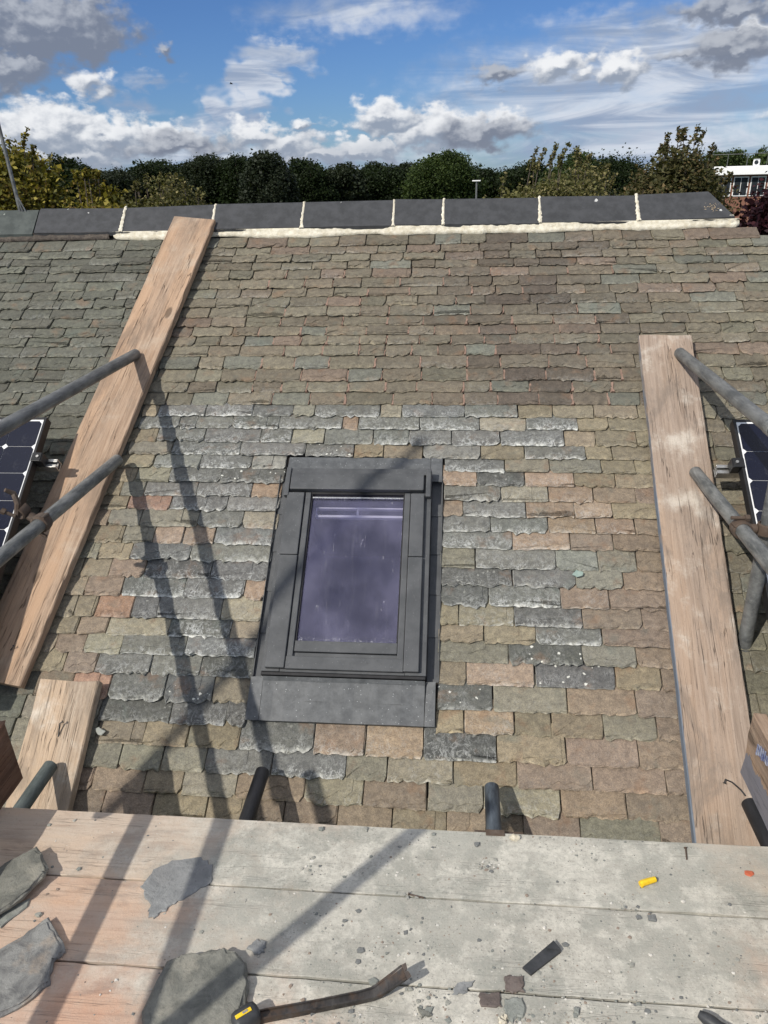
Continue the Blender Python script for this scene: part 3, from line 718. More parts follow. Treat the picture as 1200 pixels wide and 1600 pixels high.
for xj in JOINTS[4:-1]:
    mb = MB(); prev = None
    for j in range(19):
        f = j / 18; hw = rnd.uniform(0.0055, 0.0105) * (1.25 - 0.4 * f)
        u = UB - 0.004 + (UA - UB + 0.008) * f; n = NB_ + (NA - NB_) * f
        cx = xj + rnd.gauss(0, 0.0012); y = RP(0, u, n)
        ring = [RP(cx - hw, u, n - 0.012), RP(cx - hw * .9, u, n + 0.0015), RP(cx, u, n + 0.0045), RP(cx + hw * .9, u, n + 0.0015), RP(cx + hw, u, n - 0.012)]
        if prev: mb.add(prev + ring, [(0, 5, 6, 1), (1, 6, 7, 2), (2, 7, 8, 3), (3, 8, 9, 4)])
        prev = ring
    mb.f = [f[::-1] for f in mb.f]
    mb.build('mortar_joint', M_MORTAR, house)
# end of the ridge: mortar plug and a splash of dirt and straw
mb = MB()
for j in range(26):
    f = rnd.random(); a = rnd.uniform(0, 6.28); s_ = rnd.uniform(0.006, 0.014)
    p = Vector(RP(1.335 - 0.105 * f + rnd.uniform(-.006, .012), UB + (UA - UB) * f - 0.01, NB_ + (NA - NB_) * f - 0.014))
    mb.box(p.x - s_, p.x + s_, p.y - s_, p.y + s_, p.z - s_, p.z + s_, s_ * 0.4)
mb.build('end_mortar', M_MORTAR, house)
mb = MB()
for j in range(46):
    a = rnd.uniform(0, 6.28); d = abs(rnd.gauss(0, 0.022)); x = 1.243 + d * math.cos(a); u = 2.372 + d * math.sin(a) * 1.3
    n = NB_ + (NA - NB_) * (u - UB) / (UA - UB) + 0.001
    l = rnd.uniform(0.006, 0.02); b2 = rnd.uniform(0, 6.28); wd = rnd.uniform(.001, .003)
    ca, sa = math.cos(b2), math.sin(b2)
    q = [(x - sa * wd, u + ca * wd, n), (x + ca * l - sa * wd * .4, u + sa * l + ca * wd * .4, n + .004), (x + ca * l + sa * wd * .4, u + sa * l - ca * wd * .4, n + .004), (x + sa * wd, u - ca * wd, n)]
    mb.add([RP(*p) for p in q], [(0, 1, 2, 3)])
so = mb.build('straw_splash', mat_plain('straw_dirt', (0.34, 0.22, 0.12), (0.62, 0.52, 0.36), 160.0, 0.9), house); so['kind'] = 'stuff'

# ------------------------------------------------------------------ roof window
win = MB()
def rbox(mbx, x0, x1, u0, u1, n0, n1, bev=0.0025): return mbx.box(x0, x1, u0, u1, n0, n1, bev, RP)
rbox(win, -0.690, -0.622, -0.022, 0.834, -0.02, 0.060); rbox(win, -0.166, -0.090, -0.022, 0.834, -0.02, 0.060)
rbox(win, -0.622, -0.166, 0.728, 0.834, -0.02, 0.058); rbox(win, -0.622, -0.166, -0.022, 0.052, -0.02, 0.058)
window = win.build('roof_window', M_ALU, house)
window['label'] = 'dark grey roof window with tinted glass set in the slates'
def wpart(name, boxes, mat=M_ALU, bev=0.003, label=None):
    mb = MB()
    for bx in boxes: rbox(mb, *bx, bev)
    o = mb.build(name, mat, window)
    if label: o['label'] = label
    return o
wpart('top_cover', [(-0.664, -0.120, 0.726, 0.802, 0.058, 0.090)], bev=0.004)
wpart('top_ledge', [(-0.684, -0.094, 0.804, 0.833, 0.060, 0.076)])
wpart('side_end_cap', [(-0.688, -0.668, 0.700, 0.832, 0.060, 0.084)]); wpart('side_end_cap', [(-0.112, -0.092, 0.700, 0.832, 0.060, 0.084)])
for xa, xb in ((-0.674, -0.602), (-0.171, -0.116)):
    wpart('side_cladding', [(xa, xb, -0.013, 0.436, 0.060, 0.080)]); wpart('side_cladding', [(xa + .0008, xb - .0008, 0.4385, 0.716, 0.060, 0.0805)])
wpart('sash_rail', [(-0.601, -0.577, 0.030, 0.722, 0.040, 0.070)]); wpart('sash_rail', [(-0.196, -0.172, 0.030, 0.722, 0.040, 0.070)])
wpart('gasket', [(-0.5765, -0.571, 0.096, 0.716, 0.045, 0.062), (-0.2015, -0.1965, 0.096, 0.716, 0.045, 0.062), (-0.577, -0.196, 0.716, 0.7255, 0.045, 0.064)], M_GASKET, 0.001)
wpart('glazing_bar', [(-0.5765, -0.1965, 0.054, 0.096, 0.042, 0.064)])
wpart('bottom_cladding', [(-0.6015, -0.1715, -0.014, 0.034, 0.058, 0.074)])
wpart('drip_edge', [(-0.690, -0.092, -0.034, -0.0225, 0.030, 0.056)], M_GASKET, 0.002)
wpart('glass_stop', [(-0.572, -0.200, 0.7000, 0.7065, 0.0525, 0.060)], mat_metal('bright_trim', (0.6, 0.6, 0.6), (0.35, 0.35, 0.35), 0.25, 0.9), 0.001)
# flashings: top, gutters and apron
def sheet(mbx, pts, th=0.003):
    n = len(pts); v = [RP(*p) for p in pts] + [RP(p[0], p[1], p[2] - th) for p in pts]
    f = [tuple(range(n)), tuple(range(n, 2 * n))[::-1]] + [(i + n, (i + 1) % n + n, (i + 1) % n, i) for i in range(n)]
    return mbx.add(v, f)
mb = MB(); sheet(mb, [(-0.700, 0.836, 0.030), (-0.098, 0.836, 0.030), (-0.098, 0.926, 0.012), (-0.700, 0.926, 0.012)]); sheet(mb, [(-0.0965, 0.80, 0.034), (-0.049, 0.80, 0.028), (-0.049, 0.926, 0.014), (-0.0965, 0.926, 0.014)])
mb.build('top_flashing', M_ALU_DUSTY, window)
for side, (xa, xb) in (('l', (-0.727, -0.6915)), ('r', (-0.0885, -0.046))):
    for q in range(5):
        ua, ub = -0.03 + q * 0.17, -0.03 + (q + 1) * 0.17 + 0.012
        mb = MB(); z = 0.0060
        sheet(mb, [(xa, ua, z + .004), (xb, ua, z + .004), (xb, ub, z), (xa, ub, z)])
        xo = xa if side == 'l' else xb
        rbox(mb, xo - 0.0015, xo + 0.0015, ua, ub, z - .002, z + 0.016, 0.0006)
        mb.build('side_flashing', M_ALU, window)
mb = MB()
st = 14
for i in range(st):                                   # the apron is a slightly wavy dressed sheet
    xa = -0.682 + (0.588) * i / st; xb = -0.682 + 0.588 * (i + 1) / st
    wv = lambda x: 0.0022 * math.sin(x * 23) + 0.0015 * math.sin(x * 61)
    for (ua, na), (ub, nb) in (((-0.036, 0.046), (-0.050, 0.036)), ((-0.050, 0.036), (-0.120, 0.031)), ((-0.120, 0.031), (-0.192, 0.0295))):
        mb.add([RP(xa, ub, nb + wv(xa)), RP(xb, ub, nb + wv(xb)), RP(xb, ua, na), RP(xa, ua, na)], [(0, 1, 2, 3)])
    mb.add([RP(xa, -0.192, 0.0295 + wv(xa)), RP(xb, -0.192, 0.0295 + wv(xb)), RP(xb, -0.193, 0.020), RP(xa, -0.193, 0.020)], [(3, 2, 1, 0)])
auto_smooth(mb.build('apron_flashing', M_ALU_DUSTY, window), 30)
for xa, xb in ((-0.732, -0.6835), (-0.0925, -0.056)):
    mb = MB(); sheet(mb, [(xa, -0.192, 0.0275), (xb, -0.192, 0.0285), (xb, -0.034, 0.034), (xa, -0.034, 0.024)]); mb.build('apron_wing', M_ALU_DUSTY, window)
# glass: coated pane that mirrors the sky with a violet cast, rain streaks and dust on it
gm_, t, b = material('coated_glass')
p = t.obj(); out = gm_.node_tree.nodes['Material Output']
gl = t.new('ShaderNodeBsdfGlossy'); gl.inputs['Color'].default_value = (0.70, 0.67, 1.0, 1); gl.inputs['Roughness'].default_value = 0.015
tr = t.new('ShaderNodeBsdfTransparent'); tr.inputs['Color'].default_value = (0.82, 0.82, 0.86, 1)
fr = t.new('ShaderNodeFresnel'); fr.inputs['IOR'].default_value = 1.5
mx = t.new('ShaderNodeMixShader'); t.l.new(t.m('ADD', t.m('MULTIPLY', fr.outputs[0], 1.1), 0.055), mx.inputs[0])
t.l.new(tr.outputs[0], mx.inputs[1]); t.l.new(gl.outputs[0], mx.inputs[2])
df = t.new('ShaderNodeBsdfDiffuse'); df.inputs['Color'].default_value = (0.50, 0.50, 0.52, 1)
streak = t.smooth(t.noise(t.scale3(p, 38.0, 3.0, 3.0), 1.0, 6.0, 0.7, 0.5), 0.52, 0.85)
dots = t.m('MULTIPLY', t.smooth(t.noise(t.scale3(p, 1, 1, 1), 130.0, 3.0, 0.7), 0.68, 0.80), t.smooth(t.noise(p, 9.0, 3.0, 0.6), 0.45, 0.65))
drip = t.smooth(t.m('ABSOLUTE', t.m('SUBTRACT', t.noise(t.scale3(p, 15.0, 1.4, 1.4), 1.0, 3.0, 0.6, 0.6), 0.47)), 0.0, 0.006, 1.0, 0.0)
drip = t.m('MULTIPLY', drip, t.smooth(t.noise(p, 30.0, 5.0, 0.75), 0.54, 0.66))
edge_d = t.m('MULTIPLY', t.smooth(t.sep(p)[1], 0.125, 0.095), t.smooth(t.noise(p, 140.0, 4.0, 0.75), 0.54, 0.66))
dust_f = t.m('MULTIPLY', t.m('MAXIMUM', t.m('MAXIMUM', t.m('MULTIPLY', streak, 0.09), t.m('MULTIPLY', dots, 0.9)), t.m('MAXIMUM', drip, edge_d)), 0.55, clamp=True)
dust_f = t.m('ADD', dust_f, 0.022)
mx2 = t.new('ShaderNodeMixShader'); t.l.new(dust_f, mx2.inputs[0]); t.l.new(mx.outputs[0], mx2.inputs[1]); t.l.new(df.outputs[0], mx2.inputs[2])
t.l.new(mx2.outputs[0], out.inputs[0])
mb = MB(); mb.box(-0.5775, -0.1955, 0.060, 0.722, 0.046, 0.052)
mb.build('glass_pane', gm_, window, ROOF_M)
# the dark reveal behind the glass with the white ventilation bar
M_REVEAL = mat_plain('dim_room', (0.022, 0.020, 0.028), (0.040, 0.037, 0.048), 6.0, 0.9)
mb = MB(); x0, x1, u0, u1, n0, n1 = -0.6215, -0.1665, 0.0525, 0.7275, -0.55, 0.040
v = [RP(x, u, n) for n in (n0, n1) for u in (u0, u1) for x in (x0, x1)]
mb.add(v, [(0, 1, 3, 2), (0, 4, 5, 1), (2, 3, 7, 6), (0, 2, 6, 4), (1, 5, 7, 3)]); mb.build('reveal', M_REVEAL, window)
wpart('vent_bar', [(-0.556, -0.203, 0.634, 0.645, 0.0, 0.020), (-0.556, -0.203, 0.674, 0.680, 0.0, 0.020), (-0.392, -0.384, 0.646, 0.673, 0.002, 0.018), (-0.5605, -0.5565, 0.634, 0.680, 0.0, 0.02)], M_WHITE, 0.002)

# ------------------------------------------------------------------ scaffold boards
prnd = random.Random(23)
def plank_mesh(name, L, Wd, T, mat, seed, rough_end=0.006, wav=0.002, c=0.004):
    r = random.Random(seed); seg = max(10, int(L / 0.05))
    prof = [(-Wd / 2 + c, 0), (Wd / 2 - c, 0), (Wd / 2, c), (Wd / 2, T - c), (Wd / 2 - c, T), (Wd / 6, T), (-Wd / 6, T), (-Wd / 2 + c, T), (-Wd / 2, T - c), (-Wd / 2, c)]
    n = len(prof); v = []; f = []
    e0 = [r.uniform(-rough_end, rough_end) for _ in prof]; e1 = [r.uniform(-rough_end, rough_end) for _ in prof]
    ph = r.uniform(0, 9)
    for i in range(seg + 1):
        x = L * i / seg; bow = wav * math.sin(x * 1.7 + ph)
        for j, (y, z) in enumerate(prof):
            xx = x + (e0[j] if i == 0 else e1[j] if i == seg else 0)
            dent = r.gauss(0, 0.0007); nick = -abs(r.gauss(0, 0.0022)) if r.random() < 0.12 else 0
            yy = y + bow + dent + (math.copysign(1, y) * nick if abs(y) > Wd / 2 - 0.01 else 0)
            v.append((xx, yy, z + r.gauss(0, 0.0004)))
    for i in range(seg):
        for j in range(n): f.append((i * n + j, i * n + (j + 1) % n, (i + 1) * n + (j + 1) % n, (i + 1) * n + j))
    f.append(tuple(range(n))[::-1]); f.append(tuple(seg * n + j for j in range(n)))
    f = [q[::-1] for q in f]
    return new_mesh(name, v, f, mat)
def frame_matrix(o, xa, za):
    xa = Vector(xa).normalized(); za = Vector(za).normalized(); ya = za.cross(xa).normalized(); za = xa.cross(ya)
    return Matrix(((xa.x, ya.x, za.x, o[0]), (xa.y, ya.y, za.y, o[1]), (xa.z, ya.z, za.z, o[2]), (0, 0, 0, 1)))
DUST = (0.50, 0.485, 0.425)
deck_lab = ['scaffold deck board nearest the roof, dusted pale grey', 'second scaffold deck board from the roof, thick with pale stone dust', 'third scaffold deck board from the roof, pinkish wood at its left', 'fourth scaffold deck board from the roof, at the bottom edge of the picture',
            'fifth scaffold deck board from the roof, where the photographer stands', 'sixth scaffold deck board from the roof, behind the photographer']
tones = [((0.47, 0.38, 0.30), (0.33, 0.25, 0.19)), ((0.46, 0.335, 0.255), (0.31, 0.21, 0.155)), ((0.47, 0.305, 0.22), (0.32, 0.19, 0.135)), ((0.47, 0.34, 0.25), (0.32, 0.22, 0.155))]
ye = [1.5815, 1.358, 1.1275, 0.897, 0.667, 0.437, 0.207]
for i in range(6):
    b_, d_ = tones[min(i, 3)]
    kd = (1.0, 0.94, 1.02, 0.92, 1, 1)[i]
    m = mat_wood('deck_wood_%d' % i, b_, d_, (0.46, 0.40, 0.32), 0.35, dust=tuple(v * kd for v in DUST), seed=3.1 + i, grain=0.3)
    w = ye[i] - ye[i + 1] - 0.0065
    o = link('scaffold_board', plank_mesh('scaffold_board', 3.9, w, 0.038, m, 40 + i, wav=0.0008, c=0.0015), None,
             frame_matrix((-1.62 + 0.05 * (i % 2), ye[i] - w / 2 - 0.001, -0.038 + prnd.uniform(-.0012, .0012)), (1, 0.0006 * (i - 2), 0), (0, 0, 1)))
    tag(o, deck_lab[i], 'scaffold board', 'boards of the scaffold deck')
# boards laid up the slates to take the tube ends
def slope_board(xb, ub, xt, ut, mat, seed, label, n=0.027, w=0.225):
    p0 = Vector(RP(xb, ub, n)); p1 = Vector(RP(xt, ut, n)); nz = Vector((0, -ST, CT))
    o = link('scaffold_board', plank_mesh('scaffold_board', (p1 - p0).length, w, 0.038, mat, seed, 0.005), None, frame_matrix(p0, p1 - p0, nz))
    return tag(o, label, 'scaffold board', 'boards laid on the slates')
BLUE = (0.05, 0.085, 0.16, 1)
slope_board(-1.690, -0.095, -1.358, 2.355, mat_wood('orange_board_wood', (0.385, 0.28, 0.20), (0.25, 0.172, 0.118), (0.45, 0.38, 0.30), 0.5, seed=9.0, grain=0.75), 61, 'long orange-brown board leaning up the slates on the left to the ridge')
slope_board(0.877, -0.86, 0.916, 1.540, mat_wood('pink_board_wood', (0.335, 0.265, 0.21), (0.225, 0.17, 0.13), (0.54, 0.49, 0.42), 0.75, paint=(1, 1.0, 0.1085, (0.10, 0.14, 0.19, 1), 0.004), seed=17.0, grain=0.75), 62, 'pinkish-grey cracked board lying up the slates on the right')
slope_board(-1.397, -1.02, -1.397, -0.084, mat_wood('bleached_board_wood', (0.42, 0.34, 0.26), (0.28, 0.21, 0.15), (0.60, 0.55, 0.47), 0.85, seed=27.0, grain=0.7), 63, 'short bleached board on the slates beside the lower left tube')
# toe boards on edge at both ends of the deck
mtl = mat_wood('brown_toe_wood', (0.20, 0.115, 0.075), (0.10, 0.055, 0.035), (0.26, 0.18, 0.13), 0.3, seed=31.0)
o = link('toe_board', plank_mesh('toe_board', 2.7, 0.225, 0.038, mtl, 71, 0.010), None, frame_matrix((-1.303, -1.01, 0.1135), (0, 1, 0), (-1, 0, 0)))
tag(o, 'dark brown toe board standing on edge at the left end of the deck', 'toe board')
mtr = mat_wood('painted_toe_wood', (0.34, 0.25, 0.18), (0.20, 0.14, 0.10), (0.44, 0.36, 0.28), 0.4, paint=(1, 1.0, 0.018, (0.145, 0.155, 0.185, 1), 0.10), seed=37.0)
o = link('toe_board', plank_mesh('toe_board', 2.85, 0.225, 0.038, mtr, 72, 0.010), None, frame_matrix((0.866, -1.0, 0.1135), (0, 1, 0), (-1, 0, 0)))
o.matrix_world = o.matrix_world @ Matrix.Translation((0, 0, -0.038))
tag(o, 'toe board with flaking blue-grey paint standing at the right end of the deck', 'toe board')
# a torn scrap of printed tape on the painted toe board
mb = MB()
for j in range(7):
    y = 1.70 + j * 0.012; z = 0.165 - j * 0.004
    mb.add([(0.8625, y, z + prnd.uniform(-.006, .006)), (0.8625, y + 0.010, z + prnd.uniform(-.006, .006)), (0.8625, y + 0.009, z + 0.034 + prnd.uniform(-.008, .008)), (0.8625, y, z + 0.034 + prnd.uniform(-.008, .008))], [(3, 2, 1, 0)])
    mb.add([(0.8622, y + .002, z + 0.006), (0.8622, y + 0.007, z + 0.010), (0.8622, y + 0.006, z + 0.022), (0.8622, y + .003, z + 0.026)], [(3, 2, 1, 0)])
o = mb.build('tape_scrap', mat_plain('blue_print', (0.03, 0.06, 0.22), (0.45, 0.48, 0.55), 55.0, 0.5, 0.1)); tag(o, 'torn scrap of blue and white tape on the right toe board', 'tape')

# ------------------------------------------------------------------ scaffold tubes
TR = 0.02415
def scaffold_tube(p0, p1, mat, label, group=None):
    mb = MB(); mb.pipe(p0, p1, TR, 0.0205)
    o = auto_smooth(mb.build('scaffold_tube', mat), 40)
    return tag(o, label, 'scaffold tube', group)
G1 = 'guard rail tubes'; G2 = 'transom tubes under the deck'
scaffold_tube((-1.478, 0.85, 0.942), (-1.470, 3.385, 0.944), M_GALV, 'upper left grey guard rail tube ending on the orange-brown board', G1)
scaffold_tube((-1.432, 1.05, 0.588), (-1.427, 2.935, 0.590), M_GALV_WORN, 'lower left worn guard rail tube carrying a rusty coupler', G1)
r1 = scaffold_tube((0.985, -1.6, 0.905), (0.9625, 3.375, 0.936), M_GALV, 'upper right grey guard rail tube ending on the cracked board', G1)
mb = MB(); mb.pipe((0.9679, 2.30, 0.9293), (0.9676, 2.345, 0.9295), TR + 0.0022, TR - 0.001); auto_smooth(mb.build('joint_collar', M_GALV_WORN, r1))
scaffold_tube((0.985, -1.6, 0.545), (0.9485, 2.905, 0.566), M_GALV_WORN, 'lower right grey guard rail tube clamped to the hanging upright', G1)
# the rails carry on behind the photographer, lapped beside the front lengths
scaffold_tube((-1.347, -2.2, 0.942), (-1.347, 0.97, 0.942), M_GALV, 'upper left guard rail tube lapped behind the front length, beside the photographer', G1)
scaffold_tube((-1.316, -2.2, 0.588), (-1.316, 1.15, 0.588), M_GALV, 'lower left guard rail tube lapped behind the worn length, beside the photographer', G1)
# uprights
scaffold_tube((1.045, 2.405, 0.045), (1.045, 2.405, 1.9), M_GALV, 'short grey upright tube hanging from the coupler on the right', 'upright tubes')
scaffold_tube((-1.30, 0.14, GZ), (-1.30, 0.14, 1.75), M_GALV, 'grey upright tube at the left of the photographer', 'upright tubes')
scaffold_tube((-3.27, -0.63, GZ), (-3.27, -0.63, 4.82), M_GALV, 'tall grey upright tube outside the left end of the deck', 'upright tubes')
# transoms under the deck, their ends pointing at the roof
TZ = -0.165
scaffold_tube((-1.371, -0.5, TZ), (-1.371, 1.930, TZ), M_GREENTUBE, 'greenish tube end poking from under the deck on the bleached board', G2)
scaffold_tube((-0.636, -0.5, TZ), (-0.631, 1.947, TZ), M_BLACKTUBE, 'black tube end poking from under the deck left of centre', G2)
scaffold_tube((0.133, -0.5, TZ), (0.135, 1.923, TZ), M_BLUETUBE, 'dark blue-grey tube end poking from under the deck right of centre', G2)
scaffold_tube((0.972, -0.5, TZ), (0.936, 1.905, TZ), M_BLACKTUBE, 'dark tube end below the painted toe board on the right', G2)
# ledgers that carry the deck boards across the transoms
for ly_, lab in ((1.30, 'near the roof'), (0.45, 'farther from the roof')):
    scaffold_tube((-1.62, ly_, -0.0650), (2.25, ly_, -0.0650), M_GALV, 'ledger tube running under the deck boards, the one ' + lab, 'ledger tubes under the deck')

def coupler(name, at, axis, out, label, open_flap=False):
    # a swivel coupler: two hinged half bands round the tube, a bolt with nut, and the second half standing off it
    A = Vector(axis).normalized(); Oo = Vector(out).normalized(); Bv = A.cross(Oo).normalized(); P = Vector(at)
    root = empty(name, tuple(P)); tag(root, label, 'coupler')
    def band(c, ax, r0, r1, w, a0, a1, pn):
        ax = Vector(ax).normalized(); e1 = (Oo - ax * Oo.dot(ax)); e1 = e1.normalized() if e1.length > 0.2 else Bv; e2 = ax.cross(e1)
        mb = MB(); n = 18; v = []; f = []
        for i in range(n + 1):
            a = math.radians(a0 + (a1 - a0) * i / n); d = math.cos(a) * e1 + math.sin(a) * e2
            for rr, ww in ((r0, -w), (r1, -w * 0.86), (r1 + 0.0015, 0), (r1, w * 0.86), (r0, w)):
                v.append(c + d * rr + ax * ww / 2)
        for i in range(n):
            for j in range(5): f.append((i * 5 + j, i * 5 + (j + 1) % 5, (i + 1) * 5 + (j + 1) % 5, (i + 1) * 5 + j))
        f.append((0, 1, 2, 3, 4)); f.append(tuple(n * 5 + j for j in range(5))[::-1])
        mb.add(v, f); return auto_smooth(mb.build(pn, M_RUST, root), 50)
    band(P, A, TR + .0008, TR + 0.008, 0.044, 20, 200, 'band'); band(P, A, TR + .0008, TR + 0.007, 0.040, 205, 372, 'band')
    mb = MB(); q = P + Bv * -(TR + 0.014) + Oo * -0.004; mb.tube([q - Oo * 0.034, q + Oo * 0.026], 0.0062, 10); mb.tube([q + Oo * 0.010, q + Oo * 0.024], 0.0125, 6)
    mb.build('bolt', M_RUST, root)
    mb = MB(); mb.tube([P + Bv * (TR + .006) - A * 0.02, P + Bv * (TR + .006) + A * 0.02], 0.0075, 10); mb.build('hinge_pin', M_RUST, root)
    mb = MB(); c2 = P + Oo * (TR + 0.012); mb.tube([P + Oo * (TR + .004), P + Oo * (TR + 0.024)], 0.016, 14); mb.build('swivel', M_RUST, root)
    ax2 = Bv * 0.45 + A * 0.9 if open_flap else Vector((0, 0, 1))
    c3 = P + Oo * (2 * TR + 0.034)
    band(c3, ax2, TR + .0008, TR + 0.007, 0.040, 95, 265, 'saddle')
    if open_flap:
        e = c3 + Bv * 0.03 + Oo * 0.02
        mb = MB(); mb.tube([c3 - Bv * 0.03, e - Bv * 0.02 + A * .01, e + Oo * 0.03 + A * 0.018, e + Oo * 0.055 + Bv * 0.006], [0.010, 0.011, 0.010, 0.007], 8); mb.build('open_flap', M_RUST, root)
        mb = MB(); mb.tube([c3 - Bv * 0.025 - A * .012, c3 + Oo * 0.05 - A * .02 - Bv * .03], 0.0062, 8); mb.tube([c3 + Oo * 0.035 - A * .017 - Bv * .0285, c3 + Oo * 0.048 - A * .0197 - Bv * .03], 0.0115, 6); mb.build('loose_bolt', M_RUST, root)
    else:
        band(c3, ax2, TR + .0008, TR + 0.006, 0.036, 272, 448, 'saddle')
    return root
coupler('tube_coupler', (-1.4305, 2.29, 0.5891), (0, 1, 0), (-0.8, 0, 0.6), 'rusty open swivel coupler on the lower left guard rail tube', True)
coupler('tube_coupler', (0.953, 2.385, 0.5636), (0, 1, 0), (1, 0, 0), 'rusty closed coupler joining the lower right tube to the upright')
# flat iron clip and a lump of mortar where the blue-grey tube meets the deck
mb = MB(); mb.box(0.070, 0.205, 1.584, 1.600, -0.020, -0.014, 0.002); mb.box(0.100, 0.152, 1.566, 1.586, 0.0005, 0.004, 0.0015); mb.box(0.101, 0.151, 1.5835, 1.5875, -0.018, 0.003, 0.0015)
tag(mb.build('board_clip', M_RUST), 'flat rusty clip at the deck edge beside the blue-grey tube', 'clip')
def lump(name, c, s, mat, label, cat, seed, flat=0.6):
    r = random.Random(seed); bm = bmesh.new(); bmesh.ops.create_icosphere(bm, subdivisions=2, radius=1.0)
    for p in bm.verts:
        q = p.co.copy(); k_ = 1 + r.uniform(-.22, .22); p.co = (q.x * s * k_, q.y * s * k_ * 0.8, q.z * s * k_ * flat)
    me = bpy.data.meshes.new(name); bm.to_mesh(me); bm.free(); me.materials.append(mat)
    o = link(name, me, None, Matrix.Translation((c[0], c[1], c[2] + s * flat * 0.7))); return tag(o, label, cat)
lump('mortar_lump', (0.178, 1.560, 0), 0.013, M_MORTAR, 'white crumb of mortar on the deck edge beside the rusty clip', 'mortar lump', 3)
lump('orange_blob', (0.768, 1.487, 0), 0.012, mat_plain('orange_red_clay', (0.42, 0.10, 0.05), (0.52, 0.16, 0.09), 60.0, 0.8), 'small orange-red blob on the right of the first deck board', 'clay lump', 4, 0.25)

# ------------------------------------------------------------------ solar panels
def cell_mat():
    m, t, b = material('solar_cell')
    p = t.obj(); n = t.noise(p, 160.0, 3.0, 0.7); d = t.noise(p, 14.0, 5.0, 0.7)
    c = t.mix(t.smooth(n, 0.62, 0.74, 0, 0.5), (0.0045, 0.006, 0.017, 1), (0.05, 0.06, 0.09, 1))
    c = t.mix(t.smooth(d, 0.55, 0.75, 0, 0.12), c, (0.2, 0.2, 0.2, 1))
    t.l.new(c, b.inputs['Base Color']); b.inputs['Roughness'].default_value = 0.12; b.inputs['Specular IOR Level'].default_value = 0.3
    return m
M_CELL = cell_mat()
M_BACK = mat_plain('white_backsheet', (0.66, 0.67, 0.66), (0.74, 0.74, 0.73), 8.0, 0.25, 0.03)
M_FRAMEBLK = mat_plain('black_anodised', (0.012, 0.012, 0.013), (0.020, 0.020, 0.021), 20.0, 0.4, 0.05)
M_RAIL = mat_metal('aluminium_rail', (0.55, 0.54, 0.51), (0.36, 0.35, 0.33), 0.35, 0.85)
